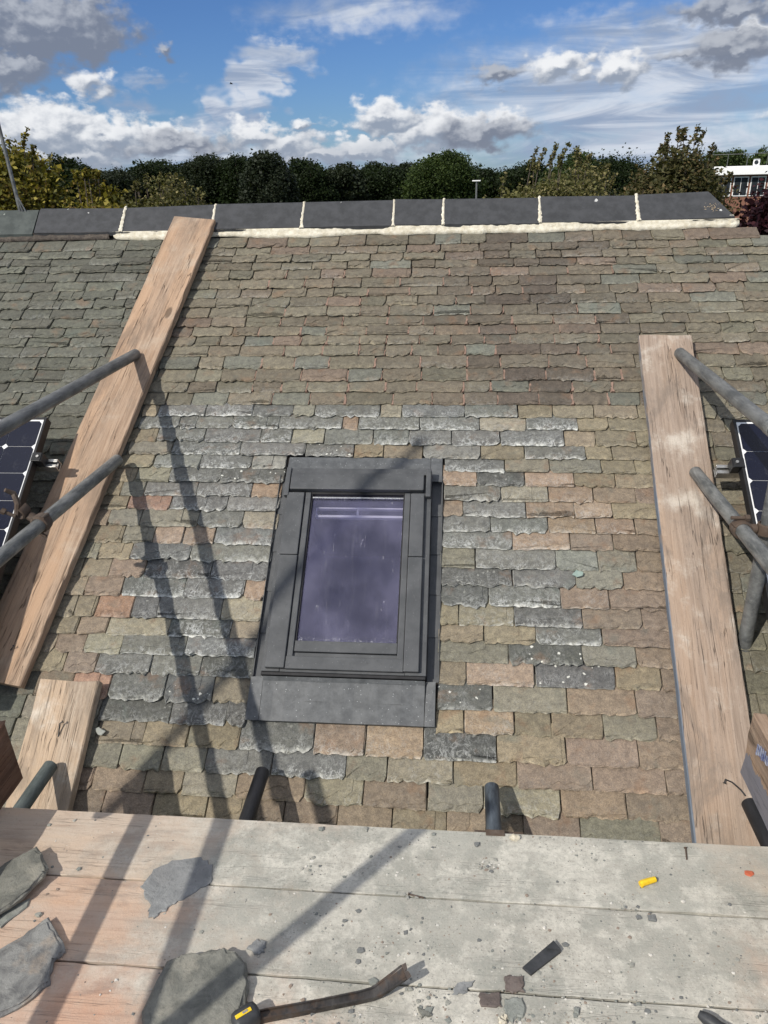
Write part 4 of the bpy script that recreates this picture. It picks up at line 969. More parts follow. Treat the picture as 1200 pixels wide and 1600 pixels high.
def solar_panel(edge_x, side, top_u, label):
    # side = -1: the panel lies to the left of edge_x, +1: to the right
    root = empty('solar_panel', RP(edge_x, top_u, 0.06)); tag(root, label, 'solar panel', 'solar panels on the roof')
    fw, hn, nt = 0.011, 0.040, 0.200; wid, hei = 0.81, 1.20
    xa, xb = sorted((edge_x, edge_x + side * wid)); ua, ub = top_u - hei, top_u
    mb = MB(); rbox(mb, xa, xa + fw, ua, ub, nt - hn, nt, .001); rbox(mb, xb - fw, xb, ua, ub, nt - hn, nt, .001)
    rbox(mb, xa + fw, xb - fw, ub - fw, ub, nt - hn, nt - .0004, .001); rbox(mb, xa + fw, xb - fw, ua, ua + fw, nt - hn, nt - .0004, .001)
    mb.build('panel_frame', M_FRAMEBLK, root)
    mb = MB(); rbox(mb, xa + fw - .001, xb - fw + .001, ua + fw - .001, ub - fw + .001, nt - 0.010, nt - 0.0035, 0.0005); mb.build('backsheet', M_BACK, root)
    pit = 0.1285; half = 0.0634; cut = 0.0125; first = None
    octo = [(-half + cut, -half), (half - cut, -half), (half, -half + cut), (half, half - cut), (half - cut, half), (-half + cut, half), (-half, half - cut), (-half, -half + cut)]
    far = MB()
    for i in range(6):
        for j in range(9):
            cx = edge_x + side * (fw + 0.006 + half + i * pit); cu = ub - fw - 0.008 - half - j * pit
            if cu - half < ua + fw: continue
            if i < 2 and j < 6:
                M_ = ROOF_M @ Matrix.Translation((cx, cu, nt - 0.0033))
                if first is None:
                    first = new_mesh('solar_cell', [(x, y, z) for z in (0, 0.0012) for x, y in octo], [tuple(range(8))[::-1], tuple(range(8, 16))] + [(q, (q + 1) % 8, 8 + (q + 1) % 8, 8 + q) for q in range(8)], M_CELL)
                link('solar_cell', first, root, M_)
            else:
                far.add([RP(cx + x, cu + y, nt - 0.0026) for x, y in octo], [tuple(range(8))])
    o = far.build('cell_array', M_CELL, root); o['kind'] = 'stuff'
    for ur, out_ in ((top_u - 0.200, 0.075), (top_u - 0.95, -0.02)):
        mb = MB(); e = edge_x - side * out_; x0_, x1_ = sorted((e, edge_x + side * (wid - 0.01)))
        rbox(mb, x0_, x1_, ur - 0.019, ur - 0.015, 0.118, 0.156, .0006); rbox(mb, x0_, x1_, ur + 0.015, ur + 0.019, 0.118, 0.156, .0006)
        rbox(mb, x0_, x1_, ur - 0.0148, ur + 0.0148, 0.118, 0.123, .0006); rbox(mb, x0_, x1_, ur - 0.0148, ur + 0.0148, 0.136, 0.140, .0006); rbox(mb, x0_, x1_, ur - 0.0148, ur - 0.006, 0.152, 0.1558, .0006); rbox(mb, x0_, x1_, ur + 0.006, ur + 0.0148, 0.152, 0.1558, .0006)
        for hx in (0.16, 0.62):
            mh = MB(); cx = edge_x + side * hx; rbox(mh, cx - .018, cx + .018, ur - 0.027, ur - 0.0205, 0.02, 0.15, .001); rbox(mh, cx - .018, cx + .018, ur - 0.020, ur + 0.12, 0.022, 0.028, .001); mh.build('roof_hook', M_RAIL, root)
        mb.build('mounting_rail', M_RAIL, root)
        if out_ < 0: continue
        mb = MB(); c0_, c1_ = sorted((edge_x - side * 0.002, edge_x - side * 0.034)); rbox(mb, c0_, c1_, ur - 0.02, ur + 0.02, 0.1565, 0.2015, .0015)
        l0, l1 = sorted((edge_x - side * 0.030, edge_x + side * 0.010)); rbox(mb, l0, l1, ur - 0.02, ur + 0.02, 0.2017, 0.2050, .001)
        cl_ = mb.build('end_clamp', M_FRAMEBLK, root)
        mb = MB(); cx = edge_x - side * 0.017; mb.tube([RP(cx, ur, 0.2050), RP(cx, ur, 0.2105)], 0.006, 10); mb.build('clamp_bolt', M_RAIL, cl_)
    return root
solar_panel(-1.716, -1, 0.998, 'black framed solar panel at the left edge behind the guard rail tubes')
solar_panel(1.076, 1, 0.994, 'black framed solar panel at the right edge beside the cracked board')

# ------------------------------------------------------------------ offcuts and tools lying on the deck
def shard_mat(name, c0, c1, c2, sc=22.0):
    m, t, b = material(name); p = t.pos(); n = t.noise(p, sc, 6.0, 0.68, 0.5); n2 = t.noise(p, sc * 6, 4.0, 0.7); n3 = t.noise(p, 9.0, 4.0, 0.6)
    c = t.mix(t.smooth(n, 0.32, 0.66), c0, c1); c = t.mix(t.smooth(n3, 0.50, 0.68, 0, 0.75), c, c2); c = t.mix(t.smooth(n2, 0.55, 0.72, 0, 0.5), c, tuple(v * 0.5 for v in c0))
    t.l.new(c, b.inputs['Base Color']); b.inputs['Roughness'].default_value = 0.6; t.l.new(t.bump(t.m('ADD', n, t.m('MULTIPLY', n2, .3)), 0.8, 0.006), b.inputs['Normal']); return m
MS_DK = shard_mat('slate_offcut_dark', (0.10, 0.102, 0.088), (0.19, 0.188, 0.160), (0.26, 0.245, 0.20))
MS_GR = shard_mat('slate_offcut_grey', (0.15, 0.155, 0.155), (0.24, 0.245, 0.24), (0.20, 0.20, 0.195))
MS_PA = shard_mat('slate_offcut_pale', (0.115, 0.115, 0.112), (0.24, 0.24, 0.225), (0.34, 0.27, 0.20))
MS_CH = shard_mat('slate_chip_green', (0.16, 0.17, 0.15), (0.25, 0.26, 0.235), (0.30, 0.30, 0.27))
MS_RU = shard_mat('brown_offcut', (0.085, 0.068, 0.06), (0.15, 0.12, 0.105), (0.16, 0.145, 0.13))
def refine(poly, k_=3, amp=0.002, seed=1):
    r = random.Random(seed); out = []
    for i, (x, y) in enumerate(poly):
        x2, y2 = poly[(i + 1) % len(poly)]
        for j in range(k_):
            f = j / k_; a = amp if j else 0
            out.append((x + (x2 - x) * f + r.gauss(0, a), y + (y2 - y) * f + r.gauss(0, a)))
    return out
def ccw(p):
    a = sum(p[i][0] * p[(i + 1) % len(p)][1] - p[(i + 1) % len(p)][0] * p[i][1] for i in range(len(p)))
    return p if a > 0 else p[::-1]
def shard(poly, th, mat, label, z0=0.0006, slope=(0, 0), seed=1, bev=0.004, name='slate_offcut', cat='slate offcut', amp=0.002, k_=3):
    pl = ccw(refine(poly, k_ + 2, amp * 1.2, seed)); cx = sum(p[0] for p in pl) / len(pl); cy = sum(p[1] for p in pl) / len(pl)
    lo = min(slope[0] * (x - cx) + slope[1] * (y - cy) for x, y in pl)
    mb = MB(); mb.prism(pl, z0, z0 + th, bev, random.Random(seed), lambda x, y, z: (x, y, z + slope[0] * (x - cx) + slope[1] * (y - cy) - lo))
    if th >= 0.008 and len(poly) > 5:             # a second, broken skin lies on top
        r2 = random.Random(seed + 50); fl = [(cx + (x - cx) * r2.uniform(0.84, 0.93) + 0.006, cy + (y - cy) * r2.uniform(0.84, 0.93)) for x, y in pl]
        mb.prism(fl, z0 + th + 0.0002, z0 + th + 0.0030, 0.002, r2, lambda x, y, z: (x, y, z + slope[0] * (x - cx) + slope[1] * (y - cy) - lo))
    return tag(mb.build(name, mat), label, cat)
shard([(-0.793, 1.339), (-0.778, 1.393), (-0.728, 1.427), (-0.671, 1.44), (-0.624, 1.42), (-0.613, 1.364), (-0.664, 1.315), (-0.70, 1.283), (-0.724, 1.251), (-0.741, 1.262), (-0.745, 1.289)], 0.004, MS_GR, 'thin jagged pale grey slate offcut across the first deck joint', seed=5, bev=0.002)
shard([(-1.29, 1.20), (-1.19, 1.35), (-1.137, 1.402), (-1.112, 1.424), (-1.045, 1.36), (-1.042, 1.337), (-1.067, 1.27), (-1.16, 1.14)], 0.012, MS_DK, 'thick olive grey slate piece at the left edge of the deck', z0=0.004, slope=(0.06, 0.02), seed=6, bev=0.005)
shard([(-1.15, 1.22), (-1.06, 1.285), (-1.056, 1.26), (-1.09, 1.20)], 0.006, MS_CH, 'slim slate sliver under the thick olive grey slate piece', seed=16, bev=0.003)
shard([(-1.16, 1.04), (-1.015, 1.177), (-0.98, 1.228), (-0.898, 1.149), (-0.914, 1.122), (-0.897, 1.07), (-0.941, 1.012), (-1.06, 0.94)], 0.010, MS_PA, 'grey slate piece with tan stains at the lower left of the deck', slope=(-0.03, 0.04), seed=7, bev=0.005)
shard([(-0.646, 1.135), (-0.616, 1.152), (-0.53, 1.170), (-0.491, 1.168), (-0.456, 1.133), (-0.441, 1.074), (-0.44, 0.96), (-0.63, 0.94), (-0.662, 1.02)], 0.016, MS_DK, 'large rounded grey slate beside the pry bar', slope=(0.01, 0.03), seed=8, bev=0.007)
M_WEDGE = mat_plain('black_plastic', (0.030, 0.032, 0.034), (0.050, 0.052, 0.055), 40.0, 0.5, 0.15, 0.001)
mb = MB(); mb.prism(ccw([(0.170, 1.186), (0.188, 1.170), (0.262, 1.232), (0.246, 1.256), (0.226, 1.238)]), 0.0006, 0.008, 0.001); mb.prism(ccw([(0.228, 1.233), (0.262, 1.2325), (0.2465, 1.2545)]), 0.008, 0.014, 0.002)
tag(mb.build('packer_wedge', M_WEDGE), 'black plastic packer wedge lying right of the pry bar', 'wedge')
shard([(0.128, 1.163), (0.171, 1.167), (0.171, 1.130), (0.129, 1.129)], 0.006, MS_RU, 'small square dark brown slate chip nearest the black wedge', seed=9, bev=0.002)
shard([(0.072, 1.123), (0.115, 1.126), (0.119, 1.094), (0.074, 1.092)], 0.005, MS_RU, 'small square grey-brown slate chip below the square dark brown one', seed=10, bev=0.002)
shard([(0.01, 1.114), (0.023, 1.142), (0.062, 1.150), (0.045, 1.125), (0.03, 1.118)], 0.004, MS_GR, 'pointed grey slate chip just right of the claw of the pry bar', seed=11, bev=0.001)
shard([(-0.065, 1.080), (-0.032, 1.064), (-0.055, 1.056)], 0.006, MS_DK, 'triangular dark slate chip below the claw of the pry bar', seed=12, bev=0.001, k_=2)
shard([(0.125, 1.112), (0.165, 1.118), (0.168, 1.085), (0.140, 1.060), (0.122, 1.075)], 0.006, MS_CH, 'crumpled green-grey slate chip below the two square chips', seed=13, bev=0.003)
shard([(0.110, 1.070), (0.128, 1.078), (0.128, 1.058), (0.118, 1.050)], 0.008, M_MORTAR, 'white mortar crumb near the bottom edge, below the square chips', seed=14, bev=0.002, name='mortar_chip', cat='mortar chip')
shard([(0.27, 1.045), (0.31, 1.060), (0.345, 1.045), (0.33, 1.025), (0.28, 1.02)], 0.010, MS_DK, 'dark slate chip at the bottom edge below the black wedge', seed=15, bev=0.003)
shard([(-0.472, 1.195), (-0.455, 1.215), (-0.430, 1.205), (-0.428, 1.183), (-0.452, 1.176)], 0.006, MS_GR, 'blue-grey slate chip in the broad shadow above the large rounded slate', seed=17, bev=0.002)
# pieces caught on the roof
def roof_shard(poly, th, n0, mat, label, seed):
    pl = ccw(refine(poly, 2, 0.001, seed)); mb = MB(); mb.prism(pl, n0, n0 + th, 0.002, random.Random(seed), RP)
    return tag(mb.build('slate_offcut', mat), label, 'slate offcut')
roof_shard([(0.450, 0.398), (0.468, 0.418), (0.493, 0.410), (0.490, 0.395), (0.468, 0.388)], 0.003, 0.026, mat_plain('blue_green_chip', (0.20, 0.27, 0.24), (0.27, 0.33, 0.29), 60.0, 0.8), 'tiny blue-green slate flake lodged on the slates right of the window', 21)
roof_shard([(-1.275, -0.245), (-1.262, -0.238), (-1.232, -0.252), (-1.245, -0.268), (-1.262, -0.262)], 0.004, 0.028, MS_CH, 'tiny grey slate flake beside the bleached board', 22)
# pry bar
mb = MB()
path = [(-0.46, 1.012, 0.010), (-0.385, 1.0355, 0.010), (-0.277, 1.064, 0.010), (-0.190, 1.089, 0.010), (-0.165, 1.097, 0.011), (-0.152, 1.102, 0.015), (-0.125, 1.114, 0.030), (-0.096, 1.127, 0.047)]
wd = [0.011, 0.011, 0.0105, 0.011, 0.0125, 0.014, 0.016, 0.018]; hh = [0.008, 0.008, 0.0075, 0.007, 0.006, 0.005, 0.0036, 0.0016]
pv = []; 
for i, p in enumerate(path):
    d = (Vector(path[min(i + 1, len(path) - 1)]) - Vector(path[max(i - 1, 0)])).normalized(); sd = Vector((-d.y, d.x, 0)).normalized(); up = d.cross(sd) * -1
    up = sd.cross(d) * -1 if up.z < 0 else up
    P = Vector(p)
    for a, b2 in ((-1, -1), (-1, 1), (-0.72, 1), (-0.62, 0.45), (0.62, 0.45), (0.72, 1), (1, 1), (1, -1)):
        pv.append(P + sd * wd[i] * a + up * hh[i] * b2)
n = 8; pf = [tuple(range(n)), tuple((len(path) - 1) * n + j for j in range(n))[::-1]]
for i in range(len(path) - 1):
    for j in range(n): pf.append((i * n + j, (i + 1) * n + j, (i + 1) * n + (j + 1) % n, i * n + (j + 1) % n))
mb.add(pv, pf); bar = mb.build('pry_bar', mat_metal('rust_flecked_black_steel', (0.085, 0.078, 0.072), (0.022, 0.021, 0.021), 0.5, 0.5, rust=0.25)); tag(bar, 'black steel pry bar with upturned worn claw lying across the deck', 'pry bar')
mb = MB(); q0, q1 = Vector(path[-1]), Vector(path[-2]); sd = Vector((-0.42, 0.9, 0)).normalized(); fw_ = (q0 - q1).normalized(); dn = Vector((0, 0, -0.0022))
tip = [q0 + sd * 0.018, q0 + sd * 0.0165 + fw_ * 0.012, q0 + sd * 0.003 + fw_ * 0.010, q0 + fw_ * 0.001, q0 - sd * 0.003 + fw_ * 0.010, q0 - sd * 0.0165 + fw_ * 0.012, q0 - sd * 0.018]
mb.add(tip + [p + dn for p in tip], [tuple(range(7)), tuple(range(7, 14))[::-1]] + [(i, i + 7, (i + 1) % 7 + 7, (i + 1) % 7) for i in range(7)])
mb.build('claw', mat_metal('worn_claw_steel', (0.16, 0.125, 0.10), (0.06, 0.05, 0.045), 0.5, 0.5), bar)
# tool grip with yellow stripe
M_YEL = mat_plain('yellow_plastic', (0.72, 0.46, 0.02), (0.80, 0.56, 0.03), 30.0, 0.4, 0.1)
root = empty('tool_grip', (-0.425, 1.03, 0)); tag(root, 'black tool grip with a yellow stripe beside the large rounded slate', 'tool')
mb = MB(); mb.box(-0.034, 0.026, -0.022, 0.022, 0.001, 0.042, 0.013); gm4 = Matrix.Translation((-0.425, 1.020, 0)) @ Matrix.Rotation(math.radians(38), 4, 'Z')
auto_smooth(mb.build('grip_body', M_WEDGE, root, gm4), 50)
mb = MB(); mb.box(-0.026, 0.010, -0.0045, 0.0045, 0.0422, 0.0440, 0.0008); mb.build('stripe', M_YEL, root, gm4)
mb = MB(); mb.box(-0.010, 0.002, -0.0024, 0.0024, 0.0442, 0.0453, 0.0005); mb.build('buckle', M_RAIL, root, gm4)
# yellow plug
mb = MB(); mb.tube([(0.482, 1.429, 0.0085), (0.487, 1.431, 0.0088), (0.507, 1.440, 0.0082), (0.524, 1.447, 0.0076)], [0.0070, 0.0082, 0.0078, 0.0070], 8)
mb.tube([(0.484, 1.4375, 0.006), (0.487, 1.4225, 0.006)], 0.0035, 6)
plug = mb.build('wall_plug', M_YEL); tag(plug, 'bright yellow plastic plug lying on the first deck board', 'plug')
mb = MB(); mb.tube([(0.5242, 1.4471, 0.0076), (0.5265, 1.448, 0.0076)], [0.0066, 0.0055], 8); mb.build('plug_tip', M_WEDGE, plug)
# ribbed black handle at the lower right
mb = MB(); hp = [(0.535 + 0.011 * i, 1.103 - 0.0085 * i, 0.0135) for i in range(16)]
mb.tube(hp, [0.008] + [0.0125 + (0.0014 if i % 2 else 0) for i in range(14)] + [0.012], 12); tag(auto_smooth(mb.build('hand_tool', M_WEDGE), 60), 'ribbed black handle at the lower right corner of the deck', 'hand tool')
# nails
def nail(pts, r, mat, label):
    mb = MB(); mb.tube(pts, r, 6); d = (Vector(pts[0]) - Vector(pts[1])).normalized(); mb.tube([Vector(pts[0]), Vector(pts[0]) + d * 0.0015], r * 2.1, 8)
    return tag(mb.build('nail', mat), label, 'nail')
nail([RP(0.880, -0.345, 0.078), RP(0.884, -0.334, 0.079), RP(0.905, -0.341, 0.074), RP(0.930, -0.362, 0.069), RP(0.943, -0.380, 0.067)], 0.0026, M_BLACKSTEEL, 'bent dark nail on the foot of the cracked right board')
nail([RP(-1.374, -0.236, 0.082), RP(-1.382, -0.242, 0.082), RP(-1.384, -0.262, 0.074), RP(-1.384, -0.285, 0.064)], 0.0026, M_BLACKSTEEL, 'bent nail sticking out of the bleached board')
nail([RP(-1.640, 0.036, 0.080), RP(-1.646, 0.030, 0.074), RP(-1.656, 0.024, 0.066)], 0.0022, M_BLACKSTEEL, 'nail sticking out of the foot of the orange-brown board')
nail([(0.628, 1.556, 0.004), (0.628, 1.553, 0.003), (0.622, 1.520, 0.0028)], 0.0022, M_RUST, 'rusty nail on the first deck board near the right board')
nail([(-0.10, 1.364, 0.004), (-0.097, 1.3635, 0.003), (-0.062, 1.356, 0.003)], 0.002, M_RUST, 'rusty nail lying along the first deck joint')
# crumbs of slate and mortar strewn over the boards: nobody could count them
cr = random.Random(5); mb = MB(); tints = []
HEAPS = [(cr.gauss(0.10, 0.36), 0.98 + abs(cr.gauss(0, 0.25)), cr.uniform(0.015, 0.07)) for _ in range(34)]
for i in range(2600):
    q_ = cr.random()
    if q_ < 0.55:
        hx, hy, hs = cr.choice(HEAPS); x, y = cr.gauss(hx, hs), cr.gauss(hy, hs * 0.7)
    elif q_ < 0.8: x, y = cr.gauss(0.12, 0.38), 0.95 + abs(cr.gauss(0, 0.28))
    else: x, y = cr.uniform(-1.2, 0.83), cr.uniform(0.9, 1.57)
    if not (-1.2 < x < 0.83 and 0.6 < y < 1.575): continue
    s_ = min(0.012, 0.0011 * math.exp(abs(cr.gauss(0, 0.80)))); k_ = cr.randint(4, 6); a0 = cr.uniform(0, 6.28)
    pl = [(x + s_ * cr.uniform(.6, 1.2) * math.cos(a0 + 6.283 * j / k_), y + s_ * cr.uniform(.5, 1.1) * math.sin(a0 + 6.283 * j / k_)) for j in range(k_)]
    n0 = len(mb.v); mb.prism(pl, 0.0003, 0.0008 + s_ * cr.uniform(0.25, 0.7), s_ * 0.25, cr)
    c = cr.choice([(0.20, 0.21, 0.19), (0.28, 0.28, 0.25), (0.14, 0.145, 0.14), (0.34, 0.33, 0.29), (0.25, 0.20, 0.16), (0.55, 0.53, 0.48)] if s_ < 0.006 else [(0.20, 0.21, 0.19), (0.26, 0.26, 0.23), (0.15, 0.155, 0.15)])
    tints += [tuple(c) + (1.0,)] * (len(mb.v) - n0)
mc, t, b = material('crumbs'); t.l.new(t.mix(1.0, t.attr('tint'), t.mix(t.noise(t.pos(), 220.0, 4.0, 0.7), (0.6, 0.6, 0.6, 1), (1.3, 1.3, 1.3, 1)), 'MULTIPLY'), b.inputs['Base Color']); b.inputs['Roughness'].default_value = 0.9
o = mb.build('slate_crumbs', mc, attrs={'tint': tints}); tag(o, 'crumbs of slate and mortar strewn over the deck boards', None, kind='stuff')

# ------------------------------------------------------------------ aerial mast behind the ridge
mast = MB(); mast.tube([(-2.335, 4.20, 1.40), (-2.350, 4.21, 1.60), (-2.395, 4.24, 2.12)], [0.010, 0.010, 0.009], 10)
mo = auto_smooth(mast.build('aerial_mast', M_GALV)); tag(mo, 'thin leaning grey aerial mast behind the left end of the ridge', 'mast')
for dx_ in (0.018, 0.042):
    mb = MB(); mb.tube([(-2.352, 4.205, 1.64), (-2.335 + dx_, 4.195, 1.50)], 0.0035, 6); mb.build('stay', M_GALV, mo)
for dx_ in (0.0, 0.022):
    mb = MB(); mb.box(-2.345 + dx_, -2.328 + dx_, 4.185, 4.2, 1.489, 1.502, 0.002); mb.build('foot_clip', M_WHITE, mo)

# ------------------------------------------------------------------ trees and shrubs beyond the roof
def leaf_mesh(name, centres, radii, per, size, cols, seed, squash=0.75, aspect=0.55, outer=0.35, light_top=0.0):
    r = np.random.default_rng(seed); P = []; 
    for c, R_ in zip(centres, radii):
        k_ = max(8, int(per * (R_ ** 2)))
        d = r.normal(size=(k_, 3)); d /= np.linalg.norm(d, axis=1)[:, None]
        rad = R_ * (outer + (1 - outer) * r.random(k_) ** 0.5) * (1 + 0.18 * r.normal(size=k_))
        q = d * rad[:, None]; q[:, 2] *= squash; P.append(q + np.array(c))
    P = np.concatenate(P); n = len(P)
    a = r.normal(size=(n, 3)); a[:, 2] *= 0.6; a /= np.linalg.norm(a, axis=1)[:, None]
    b = np.cross(a, r.normal(size=(n, 3))); b /= np.linalg.norm(b, axis=1)[:, None]
    nn = np.cross(a, b)
    s = size * np.exp(np.clip(r.normal(0, 0.28, n), -0.5, 0.4))[:, None]
    v = np.stack([P - a * s * 0.5, P + b * s * aspect * 0.5 + nn * s * 0.06, P + a * s * 0.5, P - b * s * aspect * 0.5 + nn * s * 0.06], 1).reshape(-1, 3)
    f = np.arange(4 * n).reshape(-1, 4)
    ci = r.integers(0, len(cols), n); c = np.array(cols)[ci] * np.exp(r.normal(0, 0.16, n))[:, None]
    c4 = np.concatenate([c, np.ones((n, 1))], 1).repeat(4, 0)
    me = bpy.data.meshes.new(name); me.vertices.add(4 * n); me.vertices.foreach_set('co', v.ravel().astype(np.float32))
    me.loops.add(4 * n); me.polygons.add(n); me.loops.foreach_set('vertex_index', f.ravel().astype(np.int32)); me.polygons.foreach_set('loop_start', np.arange(0, 4 * n, 4, dtype=np.int32))
    at = me.attributes.new('tint', 'FLOAT_COLOR', 'POINT'); at.data.foreach_set('color', c4.ravel().astype(np.float32))
    me.materials.append(M_LEAF); me.update(calc_edges=True); return me
def pol(azd, dist): a = math.radians(azd); return dist * math.sin(a), dist * math.cos(a)
def elev(eld, dist): return 1.6617 + dist * math.tan(math.radians(eld))
def tree(name, label, azd, dist, top_el, half_deg, cols, leaf, clumps, per, seed, low=0.35, cat='tree', group=None, squash=0.75, crown_r=None, outer=0.35, spikes=0, aspect=0.55, peak=None, dome=2.4):
    r = random.Random(seed); x, y = pol(azd, dist); zt = elev(top_el, dist); H = zt - GZ; rw = dist * math.tan(math.radians(half_deg)); zb = GZ + H * low; zc = (zt + zb) / 2; rz = (zt - zb) / 2
    root = empty(name, (x, y, GZ)); tag(root, label, cat, group)
    cr_ = crown_r or rw * 0.36; cen = []; rad = []
    def crest(a): return zt - (zt - zb) * 0.42 * abs(a) ** dome - (peak or 0) * (zt - zb) * max(0.0, a) ** 1.3
    p1, p2 = r.uniform(0, 6.3), r.uniform(0, 6.3)
    def wob(a): return (zt - zb) * (0.035 * math.sin(5.1 * a + p1) + 0.028 * math.sin(9.7 * a + p2)) - (zt - zb) * 0.03
    for i in range(clumps):
        # clumps fill a dome and crowd towards its skin, with an uneven outline
        a = r.uniform(-1, 1); R_ = cr_ * math.exp(r.gauss(-0.35, 0.38)); dp_ = r.uniform(-1, 1) * math.sqrt(max(0.05, 1 - a * a)) * 0.8
        hi_ = crest(a) + wob(a) - R_ * squash * r.uniform(0.6, 1.15); lo_ = zb + (hi_ - zb) * 0.25
        cen.append((x + a * (rw - R_ * 0.6), y + dp_ * rw, hi_ - (hi_ - lo_) * r.random() ** 1.8)); rad.append(R_)
    shoots = []
    for i in range(spikes):                          # loose leafy shoots standing out of the top
        a = r.uniform(-0.9, 0.8); bx = x + a * rw; bz = crest(a) - 0.05; L = r.uniform(0.2, 0.5) * (rw * 0.5); lx = r.uniform(-.15, .55) * L
        by = y + r.uniform(-.5, .3) * rw; shoots.append([(bx, by, bz - 0.3), (bx + lx * .5, by, bz + L * .5), (bx + lx, by, bz + L)])
        for j in range(9):
            f = 0.1 + j / 9; cen.append((bx + lx * f, by, bz + L * f)); rad.append(leaf * 0.8)
    me = leaf_mesh('crown', cen, rad, per, leaf, cols, seed, squash, outer=outer, aspect=aspect)
    crown = link('crown', me, root)
    # the shaded inside of the crown: larger, closer leaf masses set back from the outline
    ic = []; ir = []
    for i in range(clumps):
        a = r.uniform(-0.88, 0.88); dp_ = r.uniform(-0.6, 0.9) * math.sqrt(1 - a * a) * 0.7; hi_ = crest(a) - cr_ * r.uniform(0.9, 1.5)
        ic.append((x + a * (rw - cr_ * .3), y + dp_ * rw, hi_ - (hi_ - zb) * 0.8 * r.random() ** 1.3)); ir.append(cr_ * r.uniform(0.8, 1.3))
    link('inner_foliage', leaf_mesh('inner_foliage', ic, ir, per * 0.6, leaf * 1.5, [cols[0], cols[1]], seed + 9, squash, outer=0.1, aspect=0.8), root)
    mb = MB(); lean = r.uniform(-.3, .3)
    mb.tube([(x, y, GZ - 0.2), (x + lean * .3, y, GZ + H * low * 0.6), (x + lean, y, zc)], [0.035 * H, 0.026 * H, 0.012 * H], 9)
    for i in range(min(14, clumps)):
        c = cen[i]; z0_ = GZ + H * low * r.uniform(0.7, 1.15); mb.tube([(x + lean * .4, y, z0_), ((x + c[0]) / 2, (y + c[1]) / 2, (z0_ + c[2]) / 2 + 0.1 * H * .3), c], [0.012 * H, 0.007 * H, 0.002 * H], 6)
    for s_ in shoots: mb.tube([(x, y, zc)] + s_, [0.012, 0.008, 0.006, 0.003], 5)
    mb.build('trunk', M_BARK, root)
    return root
DK = [(0.016, 0.026, 0.009), (0.022, 0.034, 0.012), (0.012, 0.018, 0.008)]
DKB = [(0.020, 0.028, 0.014), (0.028, 0.036, 0.020)]
GRN = [(0.035, 0.055, 0.016), (0.05, 0.07, 0.02), (0.025, 0.04, 0.012)]
SIL = [(0.026, 0.034, 0.020), (0.020, 0.027, 0.015), (0.036, 0.044, 0.028)]
OLV = [(0.125, 0.118, 0.045), (0.085, 0.085, 0.03), (0.18, 0.155, 0.07), (0.055, 0.055, 0.022)]
YEL = [(0.20, 0.165, 0.03), (0.12, 0.115, 0.024), (0.26, 0.22, 0.045), (0.06, 0.06, 0.016), (0.14, 0.095, 0.026)]
PUR = [(0.030, 0.010, 0.014), (0.018, 0.007, 0.010), (0.05, 0.016, 0.020)]
BRN = [(0.085, 0.078, 0.034), (0.055, 0.056, 0.022), (0.13, 0.095, 0.045), (0.04, 0.042, 0.016)]
GT = 'trees in the dark row beyond the roof'
tree('dark_tree', 'small dark tree showing over the yellow-green bush on the left', -26.0, 62, 1.9, 1.88, DK, 0.165, 68, 816, 101, group=GT)
tree('dark_tree', 'round grey-green tree at the left end of the dark row', -23.4, 66, 1.1, 1.88, SIL, 0.150, 74, 774, 102, group=GT)
tree('dark_tree', 'broad dark tree above the low olive shrub on the left', -20.4, 70, 1.52, 2.88, DK, 0.180, 102, 611, 103, group=GT)
tree('dark_tree', 'dark round-topped tree above the top of the orange-brown board', -17.2, 66, 1.75, 2.38, DKB, 0.173, 91, 652, 104, group=GT)
tree('dark_tree', 'dark tree just left of the pointed silvery one', -15.0, 64, 1.72, 2.00, DK, 0.165, 85, 734, 105, group=GT)
tree('dark_tree', 'tall pointed silvery dark tree in the row left of centre', -13.0, 60, 2.1, 1.88, SIL, 0.143, 91, 856, 106, group=GT, squash=0.95, dome=1.5)
tree('dark_tree', 'dark tree just right of the pointed silvery one', -10.7, 66, 1.25, 2.12, DK, 0.165, 85, 692, 107, group=GT)
tree('dark_tree', 'low dark tree fourth to the left of the large round green tree', -8.2, 68, 1.0, 2.25, DKB, 0.173, 85, 652, 108, group=GT)
tree('dark_tree', 'low dark tree with a flat top near the middle of the row', -5.6, 70, 0.9, 2.50, DK, 0.180, 91, 611, 109, group=GT, dome=4)
tree('dark_tree', 'low dark tree touching the left of the large round green tree', -3.3, 72, 0.95, 2.12, DKB, 0.173, 85, 611, 110, group=GT)
tree('green_tree', 'large round green tree right of the middle of the skyline', -1.0, 62, 1.72, 2.50, GRN, 0.150, 102, 870, 111, dome=2.0)
tree('dark_tree', 'dark tree falling away right of the large round green tree', 1.4, 72, 0.6, 2.38, DK, 0.180, 85, 611, 112, group=GT)
tree('dark_tree', 'dark tree showing behind the middle of the olive hedge', 4.6, 75, 0.7, 2.75, DK, 0.180, 91, 611, 113, group=GT)
tree('dark_tree', 'dark green tree showing over the right half of the olive hedge', 7.9, 66, 1.05, 2.38, GRN, 0.165, 91, 734, 114, group=GT)
tree('dark_tree', 'dark tree wedged between the olive hedge and the tall olive bush', 10.4, 64, 0.98, 2.12, DK, 0.165, 85, 734, 115, group=GT)
tree('green_tree', 'far green tree above the white building on the right', 17.0, 95, 1.15, 1.62, GRN, 0.195, 70, 521, 116)
tree('green_tree', 'far green tree at the right edge above the white roof', 19.5, 92, 1.05, 1.62, GRN, 0.195, 70, 521, 117)
tree('yellow_bush', 'tall yellow-green bush at the left edge behind the ridge', -29.6, 12.5, 3.5, 5.6, YEL, 0.056, 300, 1686, 121, cat='bush', low=0.30, crown_r=0.34, spikes=34, peak=0.28, dome=1.6)
